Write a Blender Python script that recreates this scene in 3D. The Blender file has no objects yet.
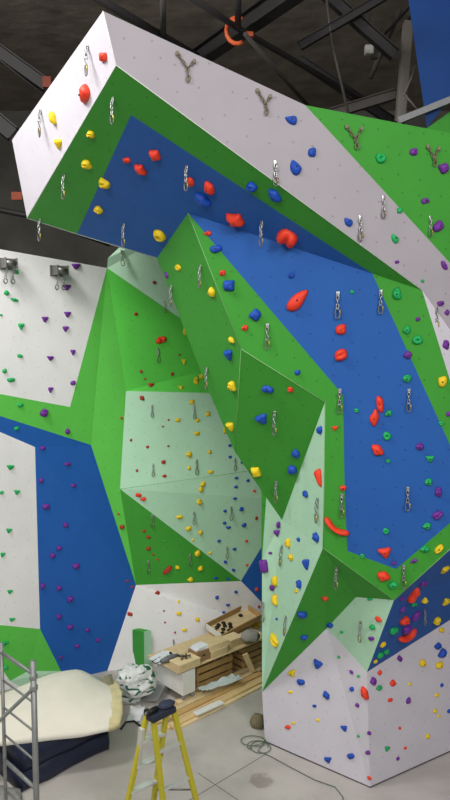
import bpy, bmesh, math, random
from mathutils import Vector, Matrix, noise
from mathutils.geometry import intersect_ray_tri, tessellate_polygon

random.seed(7)
SC = bpy.context.scene
COL = SC.collection
SC.view_settings.view_transform = 'Standard'
SC.view_settings.look = 'None'
SC.view_settings.exposure = 0.0

# ------------------------------------------------------------------ camera and surveying helpers
EYE = Vector((0, 0, 6.0)); PITCH = math.radians(5); F = 700.0
def ray(x, y):
    a = (x - 225) / F; b = -(y - 400) / F
    return Vector((a, math.cos(PITCH) + b * math.sin(PITCH), -math.sin(PITCH) + b * math.cos(PITCH)))
def at(x, y, d):
    r = ray(x, y); return EYE + r * (d / r.y)
def fl(x, y, z=0.0):
    r = ray(x, y); return EYE + r * ((z - EYE.z) / r.z)
def plane(a, b, c):
    n = (b - a).cross(c - a).normalized()
    if n.dot(EYE - a) < 0: n = -n
    return a, n
def on(pl, x, y):
    p, n = pl; r = ray(x, y)
    return EYE + r * ((p - EYE).dot(n) / r.dot(n))

cam = bpy.data.objects.new('camera', bpy.data.cameras.new('camera'))
cam.location = EYE; cam.rotation_euler = (math.radians(90) - PITCH, 0, 0)
cam.data.sensor_fit = 'VERTICAL'; cam.data.sensor_height = 36; cam.data.lens = F / 800 * 36
cam.data.clip_end = 200
COL.objects.link(cam); SC.camera = cam

# ------------------------------------------------------------------ materials
def srgb(r, g, b):
    f = lambda c: (c / 255 / 12.92) if c / 255 <= 0.04045 else ((c / 255 + 0.055) / 1.055) ** 2.4
    return (f(r), f(g), f(b), 1)
MATS = {}
def mat(name, rgb, rough=0.6, metal=0.0, vary=0.06, scale=6.0, bump=0.0, bscale=30.0, spec=0.4):
    if name in MATS: return MATS[name]
    m = bpy.data.materials.new(name); m.use_nodes = True
    nt = m.node_tree; b = nt.nodes['Principled BSDF']
    b.inputs['Roughness'].default_value = rough; b.inputs['Metallic'].default_value = metal
    b.inputs['Specular IOR Level'].default_value = spec
    tc = nt.nodes.new('ShaderNodeTexCoord')
    n = nt.nodes.new('ShaderNodeTexNoise'); n.inputs['Scale'].default_value = scale; n.inputs['Detail'].default_value = 5
    nt.links.new(tc.outputs['Object'], n.inputs['Vector'])
    mx = nt.nodes.new('ShaderNodeMix'); mx.data_type = 'RGBA'
    c = srgb(*rgb)
    mx.inputs[6].default_value = tuple(min(1, v * (1 - vary * 2)) for v in c[:3]) + (1,)
    mx.inputs[7].default_value = tuple(min(1, v * (1 + vary * 2)) for v in c[:3]) + (1,)
    nt.links.new(n.outputs['Fac'], mx.inputs[0]); nt.links.new(mx.outputs[2], b.inputs['Base Color'])
    if bump:
        bn = nt.nodes.new('ShaderNodeTexNoise'); bn.inputs['Scale'].default_value = bscale; bn.inputs['Detail'].default_value = 4
        nt.links.new(tc.outputs['Object'], bn.inputs['Vector'])
        bp = nt.nodes.new('ShaderNodeBump'); bp.inputs['Strength'].default_value = bump; bp.inputs['Distance'].default_value = 0.02
        nt.links.new(bn.outputs['Fac'], bp.inputs['Height']); nt.links.new(bp.outputs['Normal'], b.inputs['Normal'])
    MATS[name] = m
    return m

def panel_mat(name, rgb, hole=0.42):
    """painted plywood with a scatter of dark T-nut holes"""
    if name in MATS: return MATS[name]
    m = mat(name, rgb, rough=0.62, vary=0.035, scale=2.5, spec=0.25)
    nt = m.node_tree; b = nt.nodes['Principled BSDF']
    src = b.inputs['Base Color'].links[0].from_socket
    uv = nt.nodes.new('ShaderNodeUVMap')
    vo = nt.nodes.new('ShaderNodeTexVoronoi'); vo.voronoi_dimensions = '2D'
    vo.inputs['Scale'].default_value = 4.0; vo.inputs['Randomness'].default_value = 0.55
    nt.links.new(uv.outputs['UV'], vo.inputs['Vector'])
    mp = nt.nodes.new('ShaderNodeMapRange'); mp.inputs['From Min'].default_value = 0.03; mp.inputs['From Max'].default_value = 0.062
    mp.inputs['To Min'].default_value = hole; mp.inputs['To Max'].default_value = 0.0
    nt.links.new(vo.outputs['Distance'], mp.inputs['Value'])
    mx = nt.nodes.new('ShaderNodeMix'); mx.data_type = 'RGBA'
    mx.inputs[7].default_value = (0.012, 0.014, 0.015, 1)
    nt.links.new(mp.outputs['Result'], mx.inputs[0]); nt.links.new(src, mx.inputs[6])
    nt.links.new(mx.outputs[2], b.inputs['Base Color'])
    # chalky fine sparkle of the textured paint
    tc = nt.nodes.new('ShaderNodeTexNoise'); tc.inputs['Scale'].default_value = 90
    nt.links.new(uv.outputs['UV'], tc.inputs['Vector'])
    bp = nt.nodes.new('ShaderNodeBump'); bp.inputs['Strength'].default_value = 0.12; bp.inputs['Distance'].default_value = 0.01
    nt.links.new(tc.outputs['Fac'], bp.inputs['Height']); nt.links.new(bp.outputs['Normal'], b.inputs['Normal'])
    return m
PW = panel_mat('white_paint', (212, 208, 216), 0.22); PH = panel_mat('headwall_white_shaded', (168, 162, 168), 0.3)  # PH is the white greyed to paint in the headwall's dimmer light
PG = panel_mat('green_paint', (62, 150, 50))
PB = panel_mat('blue_paint', (38, 92, 168))
PM = panel_mat('mint_paint', (180, 222, 190), 0.22)
PLG = panel_mat('light_green_paint', (96, 196, 78), 0.3)
PLB = panel_mat('deep_blue_paint', (32, 92, 172), 0.35)
PLW = panel_mat('back_wall_white_lit', (236, 234, 234), 0.18)  # white lightened in its colour to stand in for stronger light here

HC = {
    'R': ('red', mat('hold_red', (236, 62, 34), 0.55, bump=0.15)),
    'D': ('dark red', mat('hold_dark_red', (176, 50, 36), 0.6, bump=0.15)),
    'Y': ('yellow', mat('hold_yellow', (240, 205, 30), 0.55, bump=0.15)),
    'B': ('blue', mat('hold_blue', (22, 76, 178), 0.55, bump=0.15)),
    'G': ('green', mat('hold_green', (28, 172, 92), 0.55, bump=0.15)),
    'P': ('purple', mat('hold_purple', (112, 44, 148), 0.55, bump=0.15)),
}
STEEL = mat('galvanised_steel', (176, 178, 176), 0.35, 0.9)
DULL = mat('dull_steel', (128, 128, 126), 0.45, 0.8)
DARKM = mat('dark_bolt', (38, 36, 36), 0.5, 0.3)
BRASS = mat('yellowed_gate', (178, 160, 96), 0.4, 0.6)
PLY = mat('plywood', (214, 190, 146), 0.7, vary=0.1, scale=9)
PLYD = mat('brown_wood', (184, 150, 98), 0.75, vary=0.14, scale=8)
PINE = mat('pine', (222, 192, 138), 0.7, vary=0.1, scale=7)
PINE2 = mat('pine_pale', (232, 208, 164), 0.7, vary=0.1, scale=7)
CARD = mat('cardboard', (148, 116, 82), 0.85)
WHITE = mat('white_plain', (226, 226, 222), 0.7)
PAPER = mat('paper', (228, 230, 234), 0.8)
GREYM = mat('grey_plain', (140, 142, 142), 0.7)
BLACK = mat('black_plain', (22, 22, 24), 0.6)

# ------------------------------------------------------------------ mesh helpers
def bm_new(): return bmesh.new()
def obj(name, bm, m, parent=None, smooth=False, loc=None, autosmooth=None):
    me = bpy.data.meshes.new(name); bmesh.ops.recalc_face_normals(bm, faces=bm.faces)
    bm.to_mesh(me); bm.free()
    if smooth:
        for p in me.polygons: p.use_smooth = True
    for mm in (m if isinstance(m, (list, tuple)) else [m]): me.materials.append(mm)
    o = bpy.data.objects.new(name, me); COL.objects.link(o)
    if parent is not None: o.parent = parent
    if loc is not None: o.location = loc
    return o
def tag(o, label=None, cat=None, group=None, kind=None):
    if label: o['label'] = label
    if cat: o['category'] = cat
    if group: o['group'] = group
    if kind: o['kind'] = kind
    return o
def empty(name, loc=(0, 0, 0)):
    o = bpy.data.objects.new(name, None); COL.objects.link(o); o.location = loc; o.empty_display_size = 0.1
    return o
def thing(name, label, cat, loc=(0, 0, 0), group=None):
    return tag(empty(name, loc), label, cat, group, 'thing')
def add_box(bm, c, dims, ux=Vector((1, 0, 0)), uz=Vector((0, 0, 1)), bevel=0.0):
    ux = Vector(ux).normalized(); uz = Vector(uz); uz = (uz - ux * uz.dot(ux)).normalized(); uy = uz.cross(ux)
    M = Matrix((ux, uy, uz)).transposed().to_4x4(); M.translation = Vector(c)
    r = bmesh.ops.create_cube(bm, size=1.0, matrix=M @ Matrix.Diagonal((*dims, 1)))
    if bevel:
        es = list({e for v in r['verts'] for e in v.link_edges})
        bmesh.ops.bevel(bm, geom=es, offset=bevel, segments=2, affect='EDGES', profile=0.6)
def frame_of(t):
    t = t.normalized(); a = Vector((0, 0, 1)) if abs(t.z) < 0.9 else Vector((1, 0, 0))
    u = t.cross(a).normalized(); return u, t.cross(u).normalized()
def add_path(bm, pts, r, seg=8, closed=False):
    pts = [Vector(p) for p in pts]; n = len(pts); rings = []
    for i, p in enumerate(pts):
        if closed: t = pts[(i + 1) % n] - pts[i - 1]
        else: t = pts[min(i + 1, n - 1)] - pts[max(i - 1, 0)]
        u, v = frame_of(t)
        if rings:
            u = (pu - t.normalized() * pu.dot(t.normalized())).normalized(); v = t.normalized().cross(u)
        pu = u
        rr = r[i] if isinstance(r, (list, tuple)) else r
        rings.append([bm.verts.new(p + (u * math.cos(k * 2 * math.pi / seg) + v * math.sin(k * 2 * math.pi / seg)) * rr) for k in range(seg)])
    for i in range(n if closed else n - 1):
        a, b = rings[i], rings[(i + 1) % n]
        for k in range(seg): bm.faces.new((a[k], a[(k + 1) % seg], b[(k + 1) % seg], b[k]))
    if not closed:
        bm.faces.new(rings[0][::-1]); bm.faces.new(rings[-1])
def add_bar(bm, a, b, w, h, up=Vector((0, 0, 1)), bevel=0.0):
    a = Vector(a); b = Vector(b); d = b - a
    if abs(d.normalized().dot(up)) > 0.98: up = Vector((0, 1, 0))
    add_box(bm, (a + b) / 2, (d.length, w, h), d, up, bevel)
def tube(name, pts, r, m, parent=None, seg=8, closed=False):
    bm = bm_new(); add_path(bm, pts, r, seg, closed); return obj(name, bm, m, parent, smooth=True)
def bar(name, a, b, w, h, m, parent=None, up=Vector((0, 0, 1)), bevel=0.0):
    bm = bm_new(); add_bar(bm, a, b, w, h, up, bevel); return obj(name, bm, m, parent)
def box(name, c, dims, m, parent=None, ux=(1, 0, 0), uz=(0, 0, 1), bevel=0.0):
    bm = bm_new(); add_box(bm, c, dims, Vector(ux), Vector(uz), bevel); return obj(name, bm, m, parent)

# ------------------------------------------------------------------ climbing panels
PANELS = []     # (triangles, normal fn, description)
def panel(parent, pts, m, desc, label=None):
    """one painted panel: a flat sheet; vertices as 3-D points"""
    pts = [Vector(p) for p in pts]
    tris = tessellate_polygon([pts])
    me = bpy.data.meshes.new('panel')
    faces = []
    for t in tris:
        a, b, c = (pts[i] for i in t)
        n = (b - a).cross(c - a)
        faces.append(tuple(t) if n.dot(EYE - a) > 0 else tuple(reversed(t)))
    me.from_pydata(pts, [], faces)
    n = Vector((0, 0, 0))
    for f in faces:
        a, b, c = (pts[i] for i in f); n += (b - a).cross(c - a)
    n.normalize()
    u = Vector((0, 0, 1)).cross(n)
    u = u.normalized() if u.length > 1e-3 else Vector((1, 0, 0))
    v = n.cross(u)
    uv = me.uv_layers.new(name='UVMap')
    for lp in me.loops:
        p = pts[lp.vertex_index]; uv.data[lp.index].uv = (p.dot(u) + 50, p.dot(v) + 50)
    me.materials.append(m)
    o = bpy.data.objects.new('panel', me); COL.objects.link(o); o.parent = parent
    o['label'] = label or desc + ' panel'
    PANELS.append(([tuple(pts[i] for i in f) for f in faces], desc))
    return o
def hit(x, y):
    r = ray(x, y); best = None
    for tris, desc in PANELS:
        for a, b, c in tris:
            h = intersect_ray_tri(a, b, c, r, EYE, True)
            if h is not None:
                d = (h - EYE).length
                if (h - EYE).dot(r) > 0 and (best is None or d < best[0] - 1e-4):
                    n = (b - a).cross(c - a).normalized()
                    best = (d, h, n, desc)
    return best

# ---- the overhanging tower
tower = thing('climbing_tower', 'tall overhanging climbing tower in green, blue, white and mint panels', 'climbing wall', (1.6, 9.3, 0))
tower.location = (0, 0, 0)
V1 = at(394, 600, 8.25); R = at(422, 290, 8.0); L1 = at(323, 548, 8.45)
M = plane(V1, R, L1)
mp = lambda x, y: on(M, x, y)
P0 = mp(188, 213); K1 = mp(241, 349); K2 = mp(325, 402); L0 = mp(324, 500); MR = mp(491, 512)
D = at(116, 65, 7.3); U = plane(P0, R, D); up_ = lambda x, y: on(U, x, y)
Cc = up_(27, 218); S = up_(157, 258)
wn = (R - D).cross(Vector((0, 0, 1))).normalized(); wn = wn if wn.dot(EYE - D) > 0 else -wn
W = (D, wn); wp = lambda x, y: on(W, x, y)
A = wp(103, 11)
en = (Cc - D).cross(Vector((0, 0, 1))).normalized(); en = en if en.dot(EYE - D) > 0 else -en
B = on(plane(A, D, Cc), 12, 140)
Q = at(235, 452, 9.5); LF = plane(P0, K1, Q); lp = lambda x, y: on(LF, x, y)
DF = plane(K1, K2, Q); T = on(DF, 282, 520); Q2 = Q.lerp(T, 0.62)
F1 = fl(265, 742); F2 = fl(370, 788); F3 = fl(450, 752); F3x = F2 + (F3 - F2) * 2.6
wl = (F2 - F1).cross(Vector((0, 0, 1))).normalized(); WL = (F1, wl if wl.dot(EYE - F1) > 0 else -wl)
wr = (F3 - F2).cross(Vector((0, 0, 1))).normalized(); WR = (F2, wr if wr.dot(EYE - F2) > 0 else -wr)
G1 = on(WL, 262, 692); AP = on(WL, 327, 628)
J = on(WR, 367, 672); N1 = on(WR, 450, 620); N1x = on(WR, 600, 526)

# headwall
TB = wp(305, 105); WG = wp(450, 260); WGx = wp(640, 470)
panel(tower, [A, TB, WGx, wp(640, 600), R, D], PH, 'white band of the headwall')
panel(tower, [TB, wp(450, 133), wp(640, 170), WGx], PG, 'upper green headwall')
panel(tower, [R, wp(640, 600), N1x, MR], PW, 'white return beside main face')
# end of the prow
panel(tower, [A, D, Cc, B], PW, 'white overhang end')
# underside of the roof
UB1 = up_(131, 115); UB2 = up_(77, 234); UB3 = R.lerp(P0, 0.2)
panel(tower, [D, R, UB3, UB1, UB2, Cc], PG, 'green roof border')
panel(tower, [UB1, UB3, P0, S, UB2], PB, 'blue roof underside')
# main face
ML2 = mp(343, 395); ML3 = mp(345, 500); ML4 = mp(347.5, 551); MB = mp(396, 569)
bq = [mp(375, 272)] ; bq[0] = UB3
MRb = mp(485, 519); MR3 = mp(491, 485)
gi = mp(450, 523); gi2 = mp(478, 497)
br1 = mp(450, 445)
panel(tower, [P0, UB3, br1, gi2, gi, MB, ML4, ML3, ML2], PB, 'blue main face')
panel(tower, [UB3, R, MR, mp(484, 519), gi2, br1], PG, 'green right border')
panel(tower, [gi2, mp(484, 519), V1, L1, ML4, MB, gi], PG, 'green bottom border')
panel(tower, [P0, ML2, ML3, ML4, L1, L0, K2, K1], PG, 'green left border')
# wedge down the left side
panel(tower, [P0, K1, Q, lp(209, 392), lp(180, 318), S], PG, 'green left wedge')
panel(tower, [K1, K2, T, Q], PG, 'dark green kite')
G0 = at(262, 560, 9.95); gs0 = on(DF, 266.3, 497.6); e494 = on(DF, 261.5, 490.6)
panel(tower, [K2, L0, L1, G1, T], PM, 'mint side facet')
panel(tower, [T, G1, G0, gs0], PM, 'narrow mint facet')
gs = gs0
panel(tower, [e494, gs, G0, at(261.3, 560, 10.2)], PG, 'thin green return')
# undercut
mt = L1.lerp(V1, 0.5)
E1 = on(plane(V1, J, AP), 356, 597)
panel(tower, [L1, V1, E1, AP, G1], PG, 'green undercut')
panel(tower, [E1, V1, J, AP], PM, 'mint undercut')
panel(tower, [V1, MR, N1x, J], PB, 'blue undercut')
# white foot
panel(tower, [G1, AP, F2, F1], PW, 'white foot facing the lumber')
panel(tower, [AP, J, F2], PW, 'white foot middle')
panel(tower, [J, N1x, F3x, F2], PW, 'white foot front')
# returns that close the tower towards the back
back = lambda p, d=1.6, s=0.45: p + (p - EYE).normalized() * d + Vector((s, 0, 0))
hid = [S, lp(180, 318), lp(209, 392), Q, e494, at(261.3, 560, 10.2), G1, F1]
for a, b in zip(hid, hid[1:]):
    o = panel(tower, [a, b, back(b), back(a)], PG, 'green side return')
    PANELS.pop()
o = panel(tower, [Cc, S, back(S), B + Vector((1.0, 2.2, 0))], PG, 'roof back return'); PANELS.pop()
o = panel(tower, [A, B, B + Vector((3.4, 2.4, 0)), TB + Vector((0, 3, 0.3)), TB], PW, 'flat top return'); PANELS.pop()
# pale plywood edges on the convex folds
EDGE = mat('raw_ply_edge', (120, 172, 108), 0.7)
def edge(pts, m=EDGE, r=0.006):
    tube('edge_strip', pts, r, m, tower, 6)
edge([P0, K1]); edge([K1, K2]); edge([K1, Q], r=0.004); edge([K2, L0, L1]); edge([L1, V1], r=0.003); edge([V1, MR]); edge([A, D, R], WHITE, 0.005); edge([D, Cc], WHITE, 0.005)
edge([Cc, UB2, S], mat('cut_edge', (150, 160, 150), .7), 0.009)
edge([F1 + Vector((0, 0, .012)), F2 + Vector((0, 0, .012)), F3x + Vector((0, 0, .012))], mat('base_shadow_line', (70, 72, 74), 0.6), 0.009)  # dark strip painting in the thin shadow along the tower foot

# ---- the long back wall
bw = thing('climbing_wall', 'faceted climbing wall with white, green, blue and mint panels behind the bench', 'climbing wall')
FA = Vector((-225 / 700 * 11.3, 11.3, 0)); FB = Vector((-118 / 700 * 12.5, 12.5, 0))
ln = (FB - FA).cross(Vector((0, 0, 1))).normalized(); LP = (FA, ln if ln.dot(EYE - FA) > 0 else -ln)
q = lambda x, y: on(LP, x, y)
T0 = q(107, 268); c70 = q(70, 407); g91 = q(91, 445); w35 = q(35, 447)
print('L depths', [round(q(*a).y, 2) for a in ((136, 585), (126, 391), (91, 445), (35, 447), (120, 489))])
b136 = at(136, 585, 12.5)
m126 = at(126, 391, 12.6); m210 = at(211, 393, 12.85); m120 = at(120, 489, 12.45); m249 = at(249, 471, 12.72); n241 = at(241, 581, 12.98)
m280 = at(285, 393, 13.0); m290 = at(290, 466, 12.8); r240 = at(242, 361, 13.3)
panel(bw, [q(-200, 214), T0, c70, q(0, 394), q(-200, 358)], PLW, 'white upper left wall')
panel(bw, [q(-200, 358), q(0, 394), c70, T0, g91, q(0, 416), q(-200, 350)], PLG, 'light green corner wall')
panel(bw, [q(-200, 350), q(0, 416), g91, w35, q(0, 432), q(-200, 324)], PLB, 'blue wall strip')
panel(bw, [w35, g91, b136], PLB, 'blue shaded wall triangle')
k40 = q(40, 629); BL = plane(w35, k40, b136); f98 = on(BL, 101, 690); fj = on(BL, 68, 705); k61 = on(BL, 61, 671)
panel(bw, [w35, b136, f98, fj, k61, k40], PLB, 'blue lower wall')
panel(bw, [q(-200, 324), q(0, 432), w35, k40, q(0, 625), q(-200, 607)], PLW, 'white middle left wall')
panel(bw, [q(-200, 607), q(0, 625), k40, k61, q(28, 671), q(10, 681), q(-12, 648), q(-200, 616)], PLG, 'green lower left wall')
fk = Vector((q(28, 690).x, q(28, 690).y, 0)); fm = Vector((q(-200, 740).x, q(-200, 740).y, 0))
panel(bw, [q(10, 681), q(28, 671), k61, fj, fk], PM, 'mint foot wall')
panel(bw, [q(-200, 616), q(-12, 648), q(10, 681), fk, fm], PLW, 'white foot wall')
panel(bw, [T0, g91, b136, m120, m126], PLG, 'light green folded wall')
panel(bw, [T0, m126, m210, m280, r240], panel_mat('upper_green_shade_lifted', (92, 204, 76), 0.3), 'green upper back wall')  # green lightened to offset the shade under the prow
panel(bw, [T0, at(108, 258, 12.5), at(122, 245, 12.7), at(200, 190, 13.6), at(250, 190, 14.0), r240], panel_mat('top_mint_shade_lifted', (206, 246, 216), 0.2), 'mint top wall')  # mint lightened in its colour to make up for the roof's shade
panel(bw, [m126, m210, m280, m290, m249, m120], PM, 'upper mint back wall')
h285 = at(290, 500, 12.8)
panel(bw, [m120, m249, m290, h285, n241], PM, 'lower mint back wall')
panel(bw, [m120, n241, b136], PG, 'green back wall triangle')
panel(bw, [n241, h285, at(295, 636, 13.2)], PLB, 'blue back wall sliver')
fr = fl(300, 655)
panel(bw, [b136, n241, at(295, 636, 13.3), fr, f98], PLW, 'white lower back wall')
def bedge(pts, r=0.004): tube('edge_strip', pts, r, EDGE, bw, 6)
bedge([m120, m249]); bedge([T0, r240])
NBACK = None

# far section seen above the headwall
fs = thing('climbing_wall', 'blue and green wall section high behind the tower beside the roof trusses', 'climbing wall')
panel(fs, [at(404, -30, 12), at(520, -30, 12), at(520, 70, 12), at(450, 98, 12), at(427, 128, 12)], panel_mat('far_blue_paint', (24, 66, 130), 0.3), 'blue far wall'); PANELS.pop()
panel(fs, [at(427, 128, 12), at(450, 112, 12), at(520, 80, 12), at(520, 170, 12), at(430, 160, 12)], PG, 'green far wall'); PANELS.pop()
bar('ledge', at(398, 121, 11.9), at(470, 92, 11.9), 0.1, 0.1, GREYM, fs)

# ------------------------------------------------------------------ room shell
def quad(name, pts, m, kind='structure'):
    bm = bm_new(); bm.faces.new([bm.verts.new(p) for p in pts])
    return tag(obj(name, bm, m), kind=kind)
def floor_mat():
    m = mat('concrete', (186, 180, 175), 0.6, vary=0.14, scale=1.3, bump=0.05, bscale=12)
    nt = m.node_tree; b = nt.nodes['Principled BSDF']; src = b.inputs['Base Color'].links[0].from_socket
    tc = nt.nodes.new('ShaderNodeTexCoord')
    n = nt.nodes.new('ShaderNodeTexNoise'); n.inputs['Scale'].default_value = 0.7; n.inputs['Detail'].default_value = 9; n.inputs['Roughness'].default_value = 0.7
    nt.links.new(tc.outputs['Object'], n.inputs['Vector'])
    mr = nt.nodes.new('ShaderNodeMapRange'); mr.inputs['From Min'].default_value = 0.5; mr.inputs['From Max'].default_value = 0.75; mr.inputs['To Max'].default_value = 0.35
    nt.links.new(n.outputs['Fac'], mr.inputs['Value'])
    mx = nt.nodes.new('ShaderNodeMix'); mx.data_type = 'RGBA'; mx.inputs[7].default_value = srgb(122, 116, 110)
    nt.links.new(mr.outputs['Result'], mx.inputs[0]); nt.links.new(src, mx.inputs[6])
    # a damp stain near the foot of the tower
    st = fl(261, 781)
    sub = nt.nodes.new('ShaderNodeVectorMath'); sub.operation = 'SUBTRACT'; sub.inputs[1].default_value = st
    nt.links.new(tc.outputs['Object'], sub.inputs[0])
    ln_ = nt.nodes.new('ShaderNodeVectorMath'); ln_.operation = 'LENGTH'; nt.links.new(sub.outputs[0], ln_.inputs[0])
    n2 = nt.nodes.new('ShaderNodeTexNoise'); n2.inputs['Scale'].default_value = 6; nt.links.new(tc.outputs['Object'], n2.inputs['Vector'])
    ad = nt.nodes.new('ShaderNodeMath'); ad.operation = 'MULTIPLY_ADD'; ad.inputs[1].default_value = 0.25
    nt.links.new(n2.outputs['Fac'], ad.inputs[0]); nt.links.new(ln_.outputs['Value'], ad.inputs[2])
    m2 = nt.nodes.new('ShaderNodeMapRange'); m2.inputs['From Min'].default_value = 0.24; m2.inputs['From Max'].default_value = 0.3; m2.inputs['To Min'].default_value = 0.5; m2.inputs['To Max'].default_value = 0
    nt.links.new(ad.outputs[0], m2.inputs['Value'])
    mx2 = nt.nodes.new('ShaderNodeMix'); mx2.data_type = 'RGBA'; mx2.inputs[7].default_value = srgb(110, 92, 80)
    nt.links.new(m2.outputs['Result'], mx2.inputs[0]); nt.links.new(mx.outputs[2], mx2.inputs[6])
    nt.links.new(mx2.outputs[2], b.inputs['Base Color'])
    return m
CEIL = mat('sprayed_insulation', (150, 140, 128), 0.95, vary=0.32, scale=1.6, bump=1.0, bscale=3)
DWALL = mat('dark_cladding', (88, 86, 80), 0.9, vary=0.3, scale=1.0, bump=0.6, bscale=4)
quad('floor', [(-12, -12, 0), (12, -12, 0), (12, 22, 0), (-12, 22, 0)], floor_mat())
quad('ceiling', [(-12, -12, 12.6), (-12, 22, 12.6), (12, 22, 12.6), (12, -12, 12.6)], CEIL)
quad('wall_back', [(-12, 21, 0), (12, 21, 0), (12, 21, 12.6), (-12, 21, 12.6)], DWALL)
quad('wall_left', [(-11, -12, 0), (-11, 22, 0), (-11, 22, 12.6), (-11, -12, 12.6)], DWALL)
quad('wall_right', [(11, -12, 0), (11, -12, 12.6), (11, 22, 12.6), (11, 22, 0)], DWALL)
JOINT = mat('slab_joint', (104, 100, 96), 0.9)
def joint(n, a, b):
    a = Vector(a); b = Vector(b); d = (b - a).normalized(); s = Vector((-d.y, d.x, 0)) * 0.006; h = Vector((0, 0, .002))
    quad(n, [a - s + h, b - s + h, b + s + h, a + s + h], JOINT)
ja, jb = fl(200, 794), fl(268, 753); dj = jb - ja
joint('trim_1', ja - dj * 2, ja + dj * 0.99); ka, kb = fl(208, 780), fl(245, 805); dk = kb - ka
joint('trim_2', ka - dk * 0.3, ka + dk * 3)

# ------------------------------------------------------------------ roof steel
DSTEEL = mat('dark_steel', (44, 42, 42), 0.6, 0.2); GSTEEL = mat('grey_steel', (74, 70, 66), 0.7, 0.1); PSTEEL = mat('pale_steel', (120, 114, 106), 0.7)
CLAMP = mat('clamp_orange', (190, 84, 40), 0.6)
def beam(a, b, w, h, m, label, name='roof_beam'):
    """an I-section girder: web and two flanges"""
    t = thing(name, label, 'roof beam', a); 
    a = Vector(a); b = Vector(b); d = b - a; up = Vector((0, 0, 1)); up = Vector((0, 1, 0)) if abs(d.normalized().z) > 0.9 else up
    u = (up - d.normalized() * up.dot(d.normalized())).normalized()
    o = Vector(a)
    bar('web', a - o, b - o, w * 0.3, h * 0.8, m, t, up)
    bar('flange', a - o + u * h * 0.45, b - o + u * h * 0.45, w, h * 0.1, m, t, up)
    bar('flange', a - o - u * h * 0.45, b - o - u * h * 0.45, w, h * 0.1, m, t, up)
    return t
def pipe(pts, r, m, label, name='roof_pipe', cat='pipe'):
    o = tube(name, pts, r, m, None, 10); return tag(o, label, cat, None, 'thing')
z = 11.2
beam(fl(195, 60, z), fl(312, -22, z), 0.24, 0.3, DSTEEL, 'thick black roof girder carrying the orange clamp')
pipe([fl(70, -18, z), fl(150, 29, z), fl(210, 64, z)], 0.07, DSTEEL, 'black pipe rising behind the top edge of the white overhang end')
pipe([fl(186, -6, z - .3), fl(236, 27, z - .3), fl(345, 90, z - .3), fl(380, 112, z - .3)], 0.05, DSTEEL, 'black pipe running through the orange clamp')
pipe([fl(245, 34, z - .5), fl(310, 108, z - .5)], 0.035, GSTEEL, 'thin grey strut sloping down from the orange clamp')
pipe([fl(238, -8, z - .35), fl(238, 26, z - .35)], 0.05, DSTEEL, 'short dark pipe ending at the orange clamp')
pipe([fl(163, -8, z), fl(163, 36, z)], 0.05, GSTEEL, 'grey roof strut above the white headwall')
ct = thing('pipe_clamp', 'orange pipe clamp wrapped around the black roof girder', 'clamp', fl(237, 28, z - .3))
pc = Vector(ct.location)
bm = bm_new(); add_path(bm, [Vector((math.cos(a) * .17, math.sin(a) * .05, math.sin(a) * .22 - .04)) for a in [math.radians(60 + k * 24) for k in range(11)]], 0.035, 8); obj('strap', bm, CLAMP, ct, True)
box('jaw', Vector((-.08, -.04, .06)), (.16, .1, .1), CLAMP, ct, bevel=.02); box('jaw', Vector((.2, -.04, -.12)), (.12, .1, .08), CLAMP, ct, bevel=.02)
beam(at(-160, -62, 13.5), at(47, 86, 14), 0.2, 0.24, DSTEEL, 'dark girder end sticking out beside the white overhang end')
pipe([at(-60, 12, 13.8), at(42, 94, 13.8)], 0.02, DSTEEL, 'thin dark brace under the dark girder end')
box_ = box('girder_plate', at(47, 82, 13.9), (.16, .05, .2), mat('rust', (120, 56, 44), .8)); tag(box_, 'rust red end plate on the dark girder', 'plate', None, 'thing')
beam(at(-150, 0, 13.5), at(13, 134, 14), 0.2, 0.3, DSTEEL, 'dark girder low at the edge below the white overhang end')
box_ = box('girder_plate', at(17, 196, 15), (.22, .05, .16), mat('rust2', (150, 76, 52), .8)); tag(box_, 'orange brown plate below the corner of the white overhang end', 'plate', None, 'thing')
pipe([at(-300, 150, 15), at(30, 216, 15), at(110, 244, 15)], 0.06, DSTEEL, 'dark pipe above the white wall top')
beam(at(408, 22, 13), at(400, 120, 13), 0.16, 0.16, PSTEEL, 'pale upright steel post beside the far blue wall')
beam(at(434, -12, 13.2), at(404, 32, 13.2), 0.14, 0.16, GSTEEL, 'grey strut leaning on the pale upright post')
beam(at(322, -10, 12.8), at(395, 55, 12.8), 0.16, 0.2, DSTEEL, 'dark truss member falling towards the pale upright post')
beam(at(300, 60, 15), at(402, 128, 15), 0.14, 0.18, DSTEEL, 'dark truss member low behind the green headwall')
beam(at(330, 114, 13.2), at(402, 92, 13.2), 0.14, 0.18, GSTEEL, 'grey cross member meeting the pale upright post')
beam(at(300, 46, 12.6), at(395, -10, 12.6), 0.12, 0.14, DSTEEL, 'long dark truss chord crossing below the ceiling')
pipe([at(326, -6, 12.6), at(332, 44, 12.6), at(348, 112, 12.6)], 0.025, GSTEEL, 'thin grey hanger rod above the green headwall')
pipe([at(384, 35, 13.5), at(416, 0, 13.5)], 0.025, DSTEEL, 'thin dark rod crossing in front of the pale post')
pipe([at(370, 78, 14), at(400, 10, 14)], 0.05, GSTEEL, 'grey diagonal strut beside the ceiling lamp box')
pipe([at(404, 96, 12.9), at(416, 66, 12.9)], 0.02, PSTEEL, 'short pale brace beside the pale upright post', 'brace', 'brace')
pipe([at(404, 94, 12.9), at(420, 112, 12.9)], 0.02, PSTEEL, 'lower short pale brace at the far blue wall', 'brace', 'brace')
lb = thing('ceiling_lamp', 'small white lamp box hung among the roof trusses', 'lamp', at(369, 50, 13.5))
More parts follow.
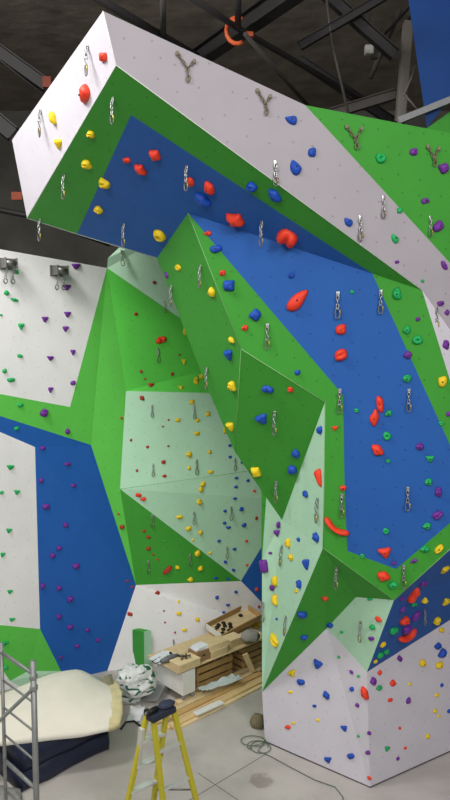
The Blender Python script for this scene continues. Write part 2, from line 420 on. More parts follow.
box('housing', (0, 0, 0), (.16, .12, .16), mat('lamp_white', (190, 190, 184), .6), lb, bevel=.02); tube('hanger', [(0, 0, .06), (0, 0, 2.2)], .015, GSTEEL, lb); box('bracket', (.1, 0, -.12), (.12, .08, .08), GSTEEL, lb, bevel=.01)

# ------------------------------------------------------------------ climbing holds
def hold_bm(kind, seed):
    rnd = random.Random(seed * 131 + sum(map(ord, kind)))
    ns, nr = (22, 8) if kind != 'chip' else (9, 4)
    ph = [rnd.uniform(0, 6.28) for _ in range(6)]; am = [rnd.uniform(.02, .07) for _ in range(6)]
    def R_(t):
        r = 0.5
        if kind == 'tri':
            k = 3; a = (t + math.pi / 6) % (2 * math.pi / k) - math.pi / k; r = 0.5 * min(1.25, math.cos(math.pi / k) / math.cos(a) * 1.55)
        elif kind == 'sq':
            a = t % (math.pi / 2) - math.pi / 4; r = min(.62, 0.46 / math.cos(a)) ; a2 = (t + .78) % (math.pi / 2) - math.pi / 4; r = min(.6, .45 / math.cos(a2))
        elif kind == 'pinch': r = 0.5 * (1 - .2 * (1 - abs(math.sin(t))))
        elif kind == 'double': r = 0.5 * (0.72 + .28 * abs(math.cos(t)) ** 1.3)
        for j in range(2, 5): r *= 1 + am[j] * math.cos(j * t + ph[j]) * (1.6 if kind in ('blob', 'jug', 'chip') else .8)
        return r
    hgt = {'drop': .42, 'blob': .42, 'jug': .5, 'tri': .4, 'sq': .45, 'pinch': .5, 'ring': .4, 'chip': .4, 'double': .45, 'banana': .5}[kind]
    bm = bm_new(); rings = []
    def zf(s, x, y, t):
        zz = (1 - s ** 2.6) ** 0.62
        if kind == 'jug': zz *= 1.0 + .25 * math.sin(min(1, max(-1, y * 2)) * 1.6) - .55 * math.exp(-(((y - .2) / .13) ** 2 + (x / .28) ** 2))
        if kind == 'ring': zz *= 1 - .75 * math.exp(-(s / .33) ** 2)
        if kind == 'double': zz *= .72 + .4 * abs(x) * 2 - .3 * math.exp(-(x / .12) ** 2)
        if kind == 'tri': zz *= 1 - .35 * (y + .3)
        if kind == 'pinch': zz *= 1 - .25 * math.exp(-(y / .15) ** 2)
        if kind != 'chip': zz *= 1 + .16 * noise.noise(Vector((x * 3.2 + seed * 3, y * 3.2, seed)))
        else: zz *= 1 + .3 * math.cos(t + ph[0]) * s
        return zz * hgt
    def place(x, y, zz):
        if kind == 'banana':
            a = x * 2.5; rad = .5; k = rad + y * .36 * (.75 + abs(x))
            return Vector((math.sin(a) * k, rad * .62 - math.cos(a) * k, zz * .6))
        if kind == 'drop': return Vector((x, y * (1.0 - .62 * (x + .5)) * 1.15, zz * (1.05 - .5 * (x + .5))))
        if kind == 'tri': return Vector((x, -y, zz))
        return Vector((x, y, zz))
    c = bm.verts.new(place(0, 0, zf(0, 0, 0, 0)))
    for i in range(1, nr + 1):
        s = i / nr; ring = []
        for k in range(ns):
            t = k * 2 * math.pi / ns; r = R_(t) * s ** .8
            x, y = r * math.cos(t), r * math.sin(t)
            ring.append(bm.verts.new(place(x, y, zf(s ** .8, x, y, t) if i < nr else -0.02)))
        rings.append(ring)
    for k in range(ns): bm.faces.new((c, rings[0][k], rings[0][(k + 1) % ns]))
    for a, b in zip(rings, rings[1:]):
        for k in range(ns): bm.faces.new((a[k], b[k], b[(k + 1) % ns], a[(k + 1) % ns]))
    bm.faces.new(rings[-1][::-1])
    return bm, zf(0, 0, 0, 0) * (.6 if kind == 'banana' else 1)
MESHC = {}
def hold_mesh(kind, seed, col):
    key = (kind, seed, col)
    if key not in MESHC:
        bm, zc = hold_bm(kind, seed); bmesh.ops.recalc_face_normals(bm, faces=bm.faces)
        me = bpy.data.meshes.new('climbing_hold'); bm.to_mesh(me); bm.free()
        for p in me.polygons: p.use_smooth = kind != 'chip'
        me.materials.append(HC[col][1]); MESHC[key] = (me, zc)
    return MESHC[key]
bm = bm_new(); bmesh.ops.create_cone(bm, cap_ends=True, segments=6, radius1=1, radius2=.9, depth=1.0)
BOLT = bpy.data.meshes.new('bolt'); bm.to_mesh(BOLT); bm.free(); BOLT.materials.append(DARKM)
SHAPE = {'drop': 'teardrop-shaped', 'blob': 'rounded', 'jug': 'scooped', 'tri': 'three-cornered', 'sq': 'blocky', 'pinch': 'long', 'ring': 'dished', 'chip': 'chip-like', 'double': 'two-lobed', 'banana': 'curved'}
HOLDS = []
def hold(x, y, w, h, col, kind=None, ang=0.0, seed=None):
    hh = hit(x, y)
    if hh is None: print('MISS hold', x, y); return
    d, p, n, desc = hh
    sd = int(x * 7 + y * 13) % 4 if seed is None else seed
    big = max(w, h)
    if kind is None:
        kind = 'chip' if big <= 4 else ('jug', 'blob', 'tri', 'blob', 'sq', 'jug')[int(x * 3 + y * 5) % 6]
    me, zc = hold_mesh(kind, sd, col)
    # in-plane axes that show horizontal / vertical in the view
    def inpl(dx, dy):
        r = ray(x + dx, y + dy); q_ = EYE + r * ((p - EYE).dot(n) / r.dot(n)); return q_ - p
    ca, sa = math.cos(math.radians(ang)), math.sin(math.radians(ang))
    ex = inpl(ca, -sa); ey = inpl(-sa, -ca)
    s0 = d / F * 1.0
    lx = min(ex.length, s0 * 1.45); ly = min(ey.length, s0 * 1.45)
    X = ex.normalized(); Y = n.cross(X)
    if Y.dot(ey) < 0: Y = -Y; X = -X
    X = Y.cross(n)
    sx, sy = w * lx * 0.98, h * ly * 0.98
    sz = min(sx, sy) * 1.15
    Mx = Matrix((X * sx, Y * sy, n * sz)).transposed().to_4x4(); Mx.translation = p
    KN = 'foothold' if big <= 4 else 'climbing_hold'
    o = bpy.data.objects.new(KN, me); COL.objects.link(o)
    o.matrix_world = Mx
    if big >= 7 and kind not in ('banana',):
        b = bpy.data.objects.new('bolt', BOLT); COL.objects.link(b); b.parent = o
        k = 0.011
        b.matrix_local = Matrix.Translation((0.0, -.02, zc * (.9 if kind != 'ring' else 1))) @ Matrix.Diagonal((k / sx, k / sy, .012 / sz, 1))
    o['category'] = KN.replace('_', ' '); o['group'] = HC[col][0] + ' ' + o['category'] + 's on ' + desc
    HOLDS.append(dict(kn=o['category'], o=o, x=x, y=y, col=HC[col][0], desc=desc, kind=kind, z=p.z, size=big * d / F))
# end face
hold(104, 57, 9, 10, 'R', 'sq', 0)
hold(86, 95, 17, 11, 'R', 'drop', -110)
hold(54, 118, 7, 13, 'Y', 'blob', 0)
hold(59, 143, 10, 10, 'Y', 'tri', 0)
# underside
hold(91, 134, 8, 6, 'Y', 'jug', 0)
hold(87, 164, 10, 7, 'Y', 'jug', 0)
hold(105, 183, 10, 8, 'Y', 'jug', 0)
hold(99, 209.5, 9, 7, 'Y', 'jug', -20)
hold(127, 160, 7, 5, 'R', 'blob', 0)
hold(141, 169, 9, 9, 'R', 'sq', 0)
hold(155.5, 154.5, 10, 9, 'R', 'sq', 0)
hold(190.5, 181.5, 7, 9, 'R', 'blob', 0)
hold(209.5, 187.5, 12, 10, 'R', 'blob', -20)
hold(203, 199, 13, 12, 'B', 'blob', 0)
hold(252, 186.5, 11, 9, 'B', 'jug', 0)
hold(275, 195, 11, 12, 'B', 'blob', 0)
hold(236, 219, 16, 11, 'R', 'sq', 0)
hold(288, 237, 23, 18, 'R', 'double', -25)
hold(160, 235, 14, 10, 'Y', 'ring', -25)
# around wedge top
hold(208, 233.5, 8, 5, 'R', 'blob', 0)
hold(216, 249, 12, 9, 'B', 'blob', 0)
hold(178.5, 267.5, 8, 6, 'Y', 'ring', 0)
hold(167, 275, 4, 6, 'P', 'chip', 0)
hold(212.5, 292, 7, 9, 'Y', 'blob', 0)
hold(185, 331, 5, 9, 'Y', 'pinch', 0)
hold(232, 340, 6, 6, 'Y', 'blob', 0)
hold(233, 386, 8, 9, 'Y', 'jug', 0)
hold(222.5, 273, 7, 6, 'R', 'blob', 0)
hold(229, 285.5, 13, 12, 'B', 'sq', 0)
hold(255.5, 315, 12, 12, 'B', 'blob', 0)
hold(245, 328, 7, 6, 'R', 'jug', 0)
hold(229, 354, 9, 10, 'B', 'tri', 0)
hold(297.5, 372.5, 6, 6, 'B', 'blob', 0)
hold(291.5, 275.5, 7, 6, 'B', 'blob', 0)
hold(290.5, 389.5, 6, 5, 'R', 'jug', 0)
hold(268, 389, 13, 8, 'B', 'double', -10)
hold(262, 418.5, 12, 10, 'B', 'tri', 20)
hold(296, 453.5, 8, 8, 'B', 'blob', 0)
hold(292.5, 469.5, 9, 9, 'B', 'blob', 30)
hold(256.5, 471.5, 9, 9, 'Y', 'sq', 0)
hold(231, 426, 8, 8, 'Y', 'tri', 0)
hold(225, 430, 4, 8, 'Y', 'pinch', 0)
hold(320.5, 430, 6, 9, 'B', 'blob', 0)
hold(319.5, 476, 8, 14, 'R', 'tri', 30)
hold(306, 494, 7, 7, 'B', 'blob', 0)
# white band
hold(291, 120, 13, 11, 'B', 'drop', 160)
hold(295, 167.5, 17, 13, 'B', 'drop', 110)
hold(312, 152.5, 9, 10, 'B', 'blob', 0)
hold(348, 222, 11, 9, 'B', 'drop', 130)
hold(394.5, 238.5, 11, 8, 'G', 'drop', 120)
hold(399.5, 210.5, 6, 6, 'G', 'sq', 0)
hold(397, 262, 5, 4, 'P', 'chip', 0)
hold(444, 265.5, 13, 5, 'P', 'pinch', -60)
hold(422.5, 281, 4, 4, 'G', 'chip', 0)
hold(440.5, 303.5, 7, 6, 'P', 'blob', 0)
hold(447, 312.5, 5, 6, 'P', 'blob', 0)
hold(445.5, 345, 6, 10, 'P', 'jug', 15)
# green headwall
hold(380.5, 158.5, 11, 11, 'G', 'ring', 0)
hold(413.5, 152, 9, 8, 'P', 'blob', 0)
hold(443.5, 168.5, 11, 11, 'P', 'blob', -30)
hold(425, 201, 9, 6, 'P', 'blob', 25)
hold(438, 226.5, 13, 10, 'P', 'blob', 30)
# right border
hold(397, 294, 10, 12, 'G', 'jug', 15)
hold(418, 319, 5, 5, 'P', 'chip', 0)
hold(407, 330, 8, 9, 'G', 'blob', 0)
hold(417.5, 340, 11, 10, 'G', 'ring', -20)
hold(408, 355, 9, 8, 'P', 'blob', 0)
hold(407, 378.5, 10, 8, 'G', 'jug', -10)
hold(442.5, 381.5, 9, 13, 'Y', 'blob', 0)
hold(441, 423.5, 5, 5, 'G', 'ring', 0)
hold(448.5, 414, 5, 6, 'P', 'blob', 0)
hold(352, 292, 5, 4, 'G', 'chip', 0)
# main blue
hold(298, 300, 30, 16, 'R', 'drop', 45)
hold(341, 329.5, 12, 11, 'R', 'blob', 0)
hold(341, 355, 17, 12, 'R', 'pinch', 22)
hold(380, 404, 9, 18, 'R', 'pinch', 8)
hold(374.5, 418, 9, 17, 'R', 'blob', -6)
hold(377.5, 450, 11, 13, 'R', 'blob', 20)
hold(356.5, 410.5, 5, 5, 'G', 'ring', 0)
hold(388.5, 413.5, 8, 6, 'G', 'jug', 20)
hold(387, 436, 9, 9, 'G', 'ring', 0)
hold(388, 461, 5, 4, 'G', 'ring', 0)
hold(420, 446.5, 8, 8, 'P', 'jug', 0)
hold(430, 458.5, 9, 7, 'G', 'tri', 0)
hold(428.5, 482, 9, 7, 'G', 'jug', 0)
hold(438.5, 492, 8, 10, 'P', 'jug', 0)
hold(437.5, 515, 14, 8, 'P', 'pinch', 35)
hold(427, 526, 9, 7, 'G', 'jug', 0)
hold(386, 531, 7, 6, 'G', 'ring', 0)
hold(425, 549, 10, 7, 'G', 'jug', 0)
hold(439, 549, 14, 7, 'Y', 'pinch', 42)
hold(414, 561, 8, 4, 'P', 'blob', 20)
hold(394, 563, 5, 4, 'P', 'blob', 0)
hold(385, 552, 13, 11, 'R', 'tri', 10)
hold(383.5, 576, 12, 11, 'R', 'blob', 25)
hold(393, 585, 9, 8, 'G', 'blob', 40)
hold(362.5, 556, 5, 5, 'G', 'ring', 0)
hold(335, 428, 6, 5, 'R', 'tri', 0)
hold(343, 488, 7, 6, 'R', 'blob', 0)
hold(337, 526.5, 29, 17, 'R', 'banana', -35)
# mint side facet
hold(278.5, 525, 5, 7, 'P', 'blob', 0)
hold(277, 532.5, 6, 7, 'P', 'tri', 0)
hold(289, 543, 6, 9, 'Y', 'blob', -10)
hold(299, 539.5, 4, 5, 'B', 'chip', 0)
hold(291.5, 557.5, 6, 7, 'Y', 'jug', 0)
hold(270.5, 553, 4, 3, 'P', 'chip', 0)
hold(317, 537.5, 7, 9, 'B', 'jug', 0)
hold(264.5, 566, 8, 14, 'P', 'sq', 0)
hold(307, 563.5, 8, 11, 'B', 'tri', 0)
hold(276, 581, 6, 11, 'Y', 'sq', 0)
hold(272.5, 587.5, 5, 7, 'P', 'blob', 0)
hold(300, 584, 6, 9, 'B', 'pinch', 0)
hold(296.5, 591, 5, 4, 'Y', 'blob', 0)
hold(276, 600, 6, 12, 'Y', 'sq', 0)
hold(277, 619, 3, 3, 'B', 'chip', 0)
hold(275, 640, 9, 16, 'Y', 'double', 80)
# undercuts
hold(325, 598, 6, 4, 'R', 'blob', 0)
hold(302, 614, 11, 6, 'B', 'blob', 10)
hold(330, 625, 7, 5, 'B', 'blob', 0)
hold(304, 637, 7, 5, 'B', 'blob', 0)
hold(370, 599, 6, 3, 'G', 'chip', 0)
hold(378.5, 619, 6, 5, 'R', 'blob', 0)
hold(372.5, 627, 6, 5, 'G', 'blob', 0)
hold(371.5, 638.5, 6, 4, 'P', 'blob', 0)
hold(342, 632, 3, 3, 'G', 'chip', 0)
# white foot left
hold(318, 664, 10, 8, 'B', 'tri', -30)
hold(292, 673, 8, 7, 'Y', 'tri', 20)
hold(301, 682, 8, 6, 'B', 'blob', -15)
hold(290.5, 692, 5, 3, 'Y', 'chip', 0)
hold(326.5, 695, 8, 6, 'B', 'blob', -30)
hold(314.5, 706, 5, 3, 'B', 'chip', 0)
hold(318, 720, 4, 3, 'Y', 'chip', 0)
hold(293.5, 723, 4, 3, 'Y', 'chip', 0)
hold(288, 727, 6, 4, 'R', 'blob', 0)
hold(344.5, 728, 6, 6, 'B', 'tri', 0)
hold(351, 756, 7, 6, 'B', 'blob', 0)
hold(328, 759.5, 7, 6, 'B', 'tri', 0)
# white foot front
hold(339, 657, 3, 3, 'G', 'chip', 0)
hold(351.5, 672, 4, 4, 'P', 'chip', 0)
hold(352, 689, 4, 5, 'B', 'blob', 0)
hold(365, 693, 8, 10, 'R', 'blob', -20)
hold(373, 681, 6, 8, 'P', 'blob', -25)
hold(379.5, 672.5, 4, 5, 'R', 'blob', 0)
hold(379, 688, 6, 5, 'G', 'jug', 0)
hold(392.5, 683, 6, 6, 'R', 'jug', 0)
hold(357.5, 705, 4, 4, 'P', 'blob', 0)
hold(358.5, 676, 3, 3, 'G', 'chip', 0)
hold(399.5, 658.5, 7, 5, 'P', 'pinch', -40)
hold(422.5, 663, 7, 7, 'Y', 'blob', 0)
hold(439, 665, 7, 7, 'Y', 'blob', 0)
hold(437.5, 646, 6, 7, 'B', 'jug', 0)
hold(442, 653, 9, 7, 'B', 'blob', 30)
hold(441.5, 630, 5, 5, 'Y', 'blob', 0)
hold(410, 684, 4, 3, 'Y', 'chip', 0)
hold(390, 700, 5, 4, 'R', 'blob', 0)
hold(408, 700.5, 5, 5, 'P', 'blob', 25)
hold(441.5, 685, 3, 4, 'B', 'chip', 0)
hold(436.5, 695, 4, 4, 'Y', 'blob', 0)
hold(435, 711, 4, 4, 'Y', 'blob', 0)
hold(439, 716, 3, 3, 'Y', 'chip', 0)
hold(449, 711, 4, 4, 'B', 'blob', 0)
hold(399.5, 728, 3, 3, 'R', 'chip', 0)
hold(369, 733, 4, 4, 'P', 'blob', 0)
hold(358.5, 736, 3, 3, 'G', 'chip', 0)
hold(427.5, 736, 4, 5, 'Y', 'blob', 0)
hold(387, 748.5, 5, 5, 'G', 'tri', 0)
hold(405, 748, 3, 3, 'R', 'chip', 0)
hold(368, 752.5, 5, 4, 'P', 'blob', 0)
hold(397.5, 758.5, 3, 4, 'P', 'chip', 0)
hold(369.5, 778, 4, 4, 'R', 'chip', 0)
hold(374, 679.5, 4, 3, 'P', 'chip', 0)
# blue undercut
hold(444, 569, 6, 7, 'Y', 'tri', 20)
hold(423, 583, 7, 5, 'P', 'blob', 20)
hold(412.5, 594, 8, 14, 'R', 'pinch', 12)
hold(424, 600, 8, 5, 'Y', 'pinch', 55)
hold(414, 604.5, 7, 3, 'G', 'blob', 15)
hold(402, 598.5, 6, 3, 'P', 'blob', 0)
hold(402, 609, 5, 5, 'P', 'blob', 25)
hold(445.5, 601, 6, 6, 'Y', 'tri', 0)
hold(415, 615.5, 6, 8, 'P', 'blob', 0)
hold(403.5, 620, 8, 7, 'R', 'jug', 20)
hold(436, 620, 8, 6, 'Y', 'pinch', 30)
hold(393, 630, 8, 6, 'G', 'blob', 0)
hold(406, 628.5, 11, 7, 'P', 'blob', 35)
hold(407, 634, 20, 11, 'R', 'banana', 30)
hold(382.5, 644, 4, 5, 'Y', 'blob', 0)
hold(386, 651.5, 6, 4, 'G', 'blob', 0)
hold(379.5, 654.5, 5, 5, 'G', 'blob', 0)
hold(375.5, 661, 4, 3, 'Y', 'chip', 0)
# left white wall
hold(16, 272, 6, 5, 'G', 'blob', 0)
hold(76, 266, 9, 6, 'P', 'tri', 0)
hold(67, 287, 9, 6, 'P', 'tri', 0)
hold(6.5, 293, 6, 5, 'G', 'jug', 0)
hold(14.5, 300, 8, 4, 'G', 'blob', -20)
hold(67.5, 314, 7, 6, 'P', 'tri', 0)
hold(45, 319, 7, 6, 'P', 'tri', 0)
hold(1, 315, 3, 3, 'G', 'chip', 0)
hold(21, 326, 6, 7, 'G', 'tri', 0)
hold(65.5, 328.5, 6, 6, 'P', 'tri', 0)
hold(20, 356, 6, 4, 'G', 'blob', 0)
hold(73, 352, 5, 6, 'P', 'tri', 0)
hold(50.5, 358, 7, 5, 'P', 'tri', 0)
hold(4.5, 371, 5, 5, 'G', 'blob', 0)
hold(11, 380, 8, 5, 'G', 'blob', 0)
hold(73, 383, 6, 5, 'P', 'blob', 0)
hold(50.5, 389.5, 5, 6, 'P', 'tri', 0)
hold(20, 405, 6, 5, 'G', 'blob', 0)
hold(44, 413, 9, 8, 'P', 'jug', 0)
hold(67.5, 431.5, 5, 6, 'P', 'jug', 0)
hold(16.5, 428.5, 6, 4, 'G', 'blob', 0)
hold(42.5, 448, 6, 4, 'P', 'sq', 0)
hold(67.5, 464, 7, 4, 'P', 'sq', 0)
hold(10.5, 467, 8, 5, 'G', 'tri', 0)
hold(41, 480.5, 5, 5, 'P', 'sq', 0)
hold(73.5, 485.5, 6, 4, 'P', 'sq', 0)
hold(1.5, 492.5, 4, 4, 'G', 'blob', 0)
hold(17, 492, 6, 5, 'G', 'tri', 0)
hold(46, 506.5, 8, 6, 'P', 'sq', 0)
hold(65.5, 525, 6, 5, 'P', 'sq', 0)
hold(9, 530.5, 6, 5, 'G', 'tri', 0)
hold(2.5, 554.5, 5, 5, 'G', 'tri', 0)
hold(59, 548, 6, 5, 'P', 'sq', 0)
hold(52.5, 555.5, 6, 5, 'P', 'sq', 0)
hold(76, 566, 8, 6, 'P', 'sq', 0)
hold(42.5, 586, 5, 6, 'P', 'sq', 0)
hold(59, 588, 6, 5, 'P', 'sq', 0)
hold(70, 599, 7, 6, 'P', 'sq', 0)
hold(10, 591.5, 6, 4, 'G', 'tri', 0)
hold(12, 619.5, 6, 4, 'G', 'tri', 0)
hold(59, 616.5, 6, 5, 'P', 'sq', 0)
hold(70, 627, 7, 5, 'P', 'sq', 0)
hold(87.5, 630, 5, 4, 'P', 'sq', 0)
hold(98, 640, 5, 4, 'P', 'sq', 0)
hold(77, 646, 5, 4, 'P', 'sq', 0)
hold(60.5, 657.5, 4, 4, 'P', 'sq', 0)
hold(5, 643, 7, 5, 'G', 'tri', 0)
hold(6, 667.5, 5, 4, 'G', 'blob', 0)
# back wall greens / mints
hold(136, 314, 4, 4, 'D', 'chip', 0)
hold(154.5, 282.5, 4, 4, 'D', 'chip', 0)
hold(161, 340, 12, 9, 'R', 'double', 20)
hold(172.5, 374, 4, 4, 'D', 'chip', 0)
hold(179.5, 355, 3, 2, 'D', 'chip', 0)
hold(184, 361.5, 4, 6, 'Y', 'tri', 0)
hold(141, 371.5, 4, 3, 'D', 'chip', 0)
hold(145, 379, 3, 2, 'D', 'chip', 0)
hold(151, 385, 7, 4, 'D', 'tri', 0)
hold(181, 387.5, 5, 4, 'Y', 'tri', 0)
hold(196, 381, 6, 7, 'Y', 'jug', 0)
hold(201.5, 376.5, 5, 6, 'Y', 'blob', 0)
hold(121.5, 418, 3, 3, 'D', 'chip', 0)
hold(142, 398, 5, 5, 'D', 'blob', 0)
hold(192, 402, 6, 5, 'Y', 'blob', 0)
hold(208, 414, 5, 5, 'Y', 'blob', 0)
hold(197.5, 420.5, 5, 4, 'Y', 'blob', 0)
hold(178, 420, 6, 4, 'Y', 'blob', 0)
hold(168.5, 420, 2.4, 2, 'D', 'chip', 0)
hold(163, 426.5, 2.4, 2, 'D', 'chip', 0)
hold(197, 433.5, 7, 4, 'Y', 'blob', 0)
hold(131, 440, 3, 3, 'D', 'chip', 0)
hold(147.5, 447, 4, 3, 'D', 'chip', 0)
hold(168.5, 446, 3, 2, 'D', 'chip', 0)
hold(209.5, 452, 4, 4, 'Y', 'blob', 0)
hold(189, 454.5, 6, 6, 'Y', 'jug', 0)
hold(163.5, 462, 5, 4, 'D', 'blob', 0)
hold(189, 468, 4, 4, 'Y', 'blob', 0)
hold(137, 470.5, 3, 3, 'D', 'chip', 0)
hold(164.5, 476, 5, 3, 'D', 'blob', 0)
hold(210.5, 472, 6, 4, 'Y', 'blob', 0)
hold(230, 445.5, 4, 3, 'B', 'chip', 0)
hold(230, 457, 4, 3, 'B', 'chip', 0)
hold(242, 462.5, 3, 3, 'B', 'chip', 0)
hold(236.5, 478, 4, 3, 'B', 'blob', 0)
hold(248, 480.5, 4, 3, 'B', 'blob', 0)
hold(236, 487, 4, 3, 'B', 'blob', 0)
hold(203, 484, 6, 5, 'Y', 'blob', 40)
hold(201, 489.5, 6, 5, 'Y', 'blob', 40)
hold(254.5, 491, 3.5, 3, 'R', 'chip', 0)
hold(199.5, 502, 6, 6, 'Y', 'jug', 0)
hold(235, 498.5, 4, 3, 'B', 'blob', 0)
hold(241.5, 509, 5, 4, 'B', 'blob', 30)
hold(225, 511, 4, 3, 'B', 'blob', 0)
hold(138.5, 495, 7, 4, 'R', 'blob', 0)
hold(143.5, 499, 6, 4, 'R', 'blob', 0)
hold(179.5, 517, 7, 4, 'Y', 'blob', 0)
hold(224.5, 523, 4, 3, 'B', 'blob', 0)
hold(228.5, 527.5, 5, 3, 'B', 'blob', 0)
hold(244, 525, 5, 4, 'B', 'blob', 20)
hold(188.5, 528.5, 6, 5, 'Y', 'blob', 0)
hold(200.5, 532.5, 5, 5, 'Y', 'blob', 0)
hold(193, 540, 3, 3, 'Y', 'chip', 0)
hold(219, 541, 4, 3, 'B', 'blob', 0)
hold(246.5, 541, 3.5, 3, 'R', 'chip', 0)
hold(234.5, 549, 4, 3, 'B', 'blob', 0)
hold(210, 553, 4, 3, 'Y', 'chip', 0)
hold(197.5, 553.5, 7, 6, 'Y', 'blob', 20)
hold(225.5, 562, 4, 3, 'B', 'blob', 0)
hold(233.5, 570, 4, 3, 'B', 'blob', 0)
hold(256.5, 518, 3, 4, 'D', 'chip', 0)
hold(177.5, 567.5, 5, 4, 'Y', 'blob', 0)
hold(200.5, 568.5, 6, 5, 'Y', 'blob', 20)
hold(190.5, 579.5, 6, 5, 'Y', 'blob', 0)
hold(167.5, 570, 15, 5, 'D', 'pinch', 38)
hold(144, 531, 4, 3, 'D', 'chip', 0)
hold(148.5, 537, 5, 3, 'D', 'blob', 0)
hold(148.5, 548.5, 5, 4, 'D', 'blob', 0)
hold(153, 554.5, 3, 2, 'D', 'chip', 0)
hold(157.5, 559.5, 3, 2, 'D', 'chip', 0)
hold(165, 541, 3, 2, 'G', 'chip', 0)
hold(122, 527, 5, 5, 'D', 'blob', 0)
hold(118.5, 514, 3, 2, 'D', 'chip', 0)
hold(216, 578, 5, 2.5, 'B', 'chip', 0)
hold(228, 579, 4, 2.5, 'B', 'chip', 0)
hold(127.5, 581, 3, 2.5, 'D', 'chip', 0)
hold(132, 587, 3, 2.5, 'D', 'chip', 0)
hold(247, 565, 3, 2.5, 'R', 'chip', 0)
hold(157.5, 593, 5, 3, 'D', 'blob', 0)
hold(130, 614, 6, 4, 'D', 'blob', 0)
hold(179, 613.5, 6, 4, 'Y', 'blob', 20)
hold(197.5, 619.5, 5, 4, 'Y', 'blob', 0)
hold(164, 611, 2.6, 2, 'D', 'chip', 0)
hold(165, 622.5, 2.6, 2, 'D', 'chip', 0)
hold(175, 632.5, 2.6, 2.4, 'D', 'chip', 0)
hold(217, 597.5, 4, 4, 'B', 'blob', 0)
hold(236, 592, 4, 3, 'B', 'blob', 0)
hold(228, 605, 4, 3, 'B', 'blob', 0)
hold(223.5, 612.5, 3.5, 3, 'B', 'chip', 0)
hold(228, 616, 3, 2.5, 'B', 'chip', 0)
hold(178.5, 602, 3, 2.5, 'Y', 'chip', 0)
hold(184.5, 630, 5, 4, 'Y', 'blob', 0)
hold(256, 625, 9, 7, 'Y', 'blob', 20)
hold(259, 606.5, 3, 3, 'D', 'chip', 0)
hold(256.5, 589.5, 4, 4, 'R', 'chip', 0)
ORD = ['top', 'second', 'third', 'fourth', 'fifth', 'sixth', 'seventh', 'eighth', 'ninth', 'tenth', 'eleventh', 'twelfth', 'thirteenth', 'fourteenth', 'fifteenth']
from collections import defaultdict
gr = defaultdict(list)
for h_ in HOLDS: gr[(h_['desc'], h_['col'])].append(h_)
def rank_words(i, n):
    if i == 0: return 'topmost'
    if i == n - 1: return 'lowest'
    j = n - 1 - i
    return ORD[i] + ' from top' if i <= j else ORD[j] + ' from bottom'
for (desc, col), hs in gr.items():
    hs.sort(key=lambda h_: h_['y'])
    for i, h_ in enumerate(hs):
        kn = h_['kn']
        sz = 'tiny' if h_['size'] < .06 else 'small' if h_['size'] < .1 else 'medium' if h_['size'] < .15 else 'large'
        if len(hs) == 1: lab = f"{sz} {SHAPE[h_['kind']]} {col} {kn}, only {col} one on {desc}"
        else: lab = f"{sz} {SHAPE[h_['kind']]} {col} {kn} on {desc}, {rank_words(i, len(hs))} of its {col}"
        if len(lab.split()) > 16: lab = lab.replace(SHAPE[h_['kind']] + ' ', '', 1)
        if len(lab.split()) > 16: lab = lab.split(' ', 1)[1]
        h_['o']['label'] = lab
        if len(hs) == 1: del h_['o']['group']

# ------------------------------------------------------------------ chain quickdraws
def link_path(c, ln_, w, rot):
    pts = []
    for k in range(12):
        a = k * math.pi / 6; x = math.cos(a) * w; zz = math.sin(a) * ln_
        pts.append(Vector((x if not rot else 0, x if rot else 0, zz)) + c)
    return pts
def make_draw():
    t = empty('quickdraw'); t.empty_display_size = .05
    bm = bm_new(); add_box(bm, (0, .0, -.012), (.04, .008, .06), bevel=.003); add_path(bm, [Vector((math.cos(a) * .014, -.012 + math.sin(a) * .01, -.03)) for a in [k * .785 for k in range(8)]], .004, 6, True)
    obj('bolt_hanger', bm, STEEL, t, True)
    zz = -.055
    for k in range(3):
        bm = bm_new(); add_path(bm, link_path(Vector((0, -.015, zz)), .032, .016, k % 2), .0075, 6, True); obj('chain_link', bm, STEEL, t, True); zz -= .05
    bm = bm_new()
    prof = [(-.018, .0), (-.026, -.03), (-.022, -.085), (0, -.105), (.022, -.095), (.03, -.06), (.028, -.02), (.012, .008)]
    add_path(bm, [Vector((x, -.015, zz + .015 + y)) for x, y in prof], .008, 6, True); cb = obj('carabiner', bm, DULL, t, True)
    bm = bm_new(); add_path(bm, [Vector((.028, -.016, zz + .01)), Vector((.03, -.016, zz - .05))], .0105, 6); obj('gate', bm, BRASS, cb, True)
    return t
def copy_tree(o, parent=None):
    c = o.copy(); COL.objects.link(c)
    if parent is not None: c.parent = parent
    for ch in list(o.children): copy_tree(ch, c)
    return c
DRAW = None; DRAWS = []
DLEN = 0.325
def draw(x, y, y2, x2=None):
    global DRAW
    hh = hit(x, y)
    if hh is None: print('MISS draw', x, y); return
    d, p, n, desc = hh
    if DRAW is None: DRAW = make_draw(); o = DRAW
    else: o = copy_tree(DRAW)
    o['category'] = 'quickdraw'
    s = (y2 - y) * d / F / DLEN * 1.05
    down = Vector((0, 0, -1))
    if n.z > 0: down = (down - n * down.dot(n)).normalized()
    out = n - down * n.dot(down); out.normalize()
    zz = -down; yy = -out; xx = yy.cross(zz)
    Mx = Matrix((xx * s, yy * s, zz * s)).transposed().to_4x4(); Mx.translation = p + n * 0.012
    o.matrix_world = Mx
    DRAWS.append(dict(o=o, y=y, x=x, desc=desc))
draw(88, 47, 73)
draw(41, 111, 135)
draw(113, 98, 122)
draw(64, 175, 198)
draw(40, 219, 240)
draw(124, 224, 246)
draw(121.5, 251.5, 270)
draw(187, 166, 190)
draw(275, 162, 186)
draw(262, 222, 246)
draw(383, 197, 218)
draw(360, 217, 241)
draw(430, 217, 236)
draw(436, 308, 329)
draw(338, 293, 319)
draw(381, 291, 314)
draw(340, 390, 414)
draw(409, 390, 412)
draw(342, 495, 518)
draw(408, 488, 511)
draw(337, 567, 589)
draw(404, 566, 588)
draw(361, 622, 642)
draw(424, 609, 625)
draw(318, 499, 524)
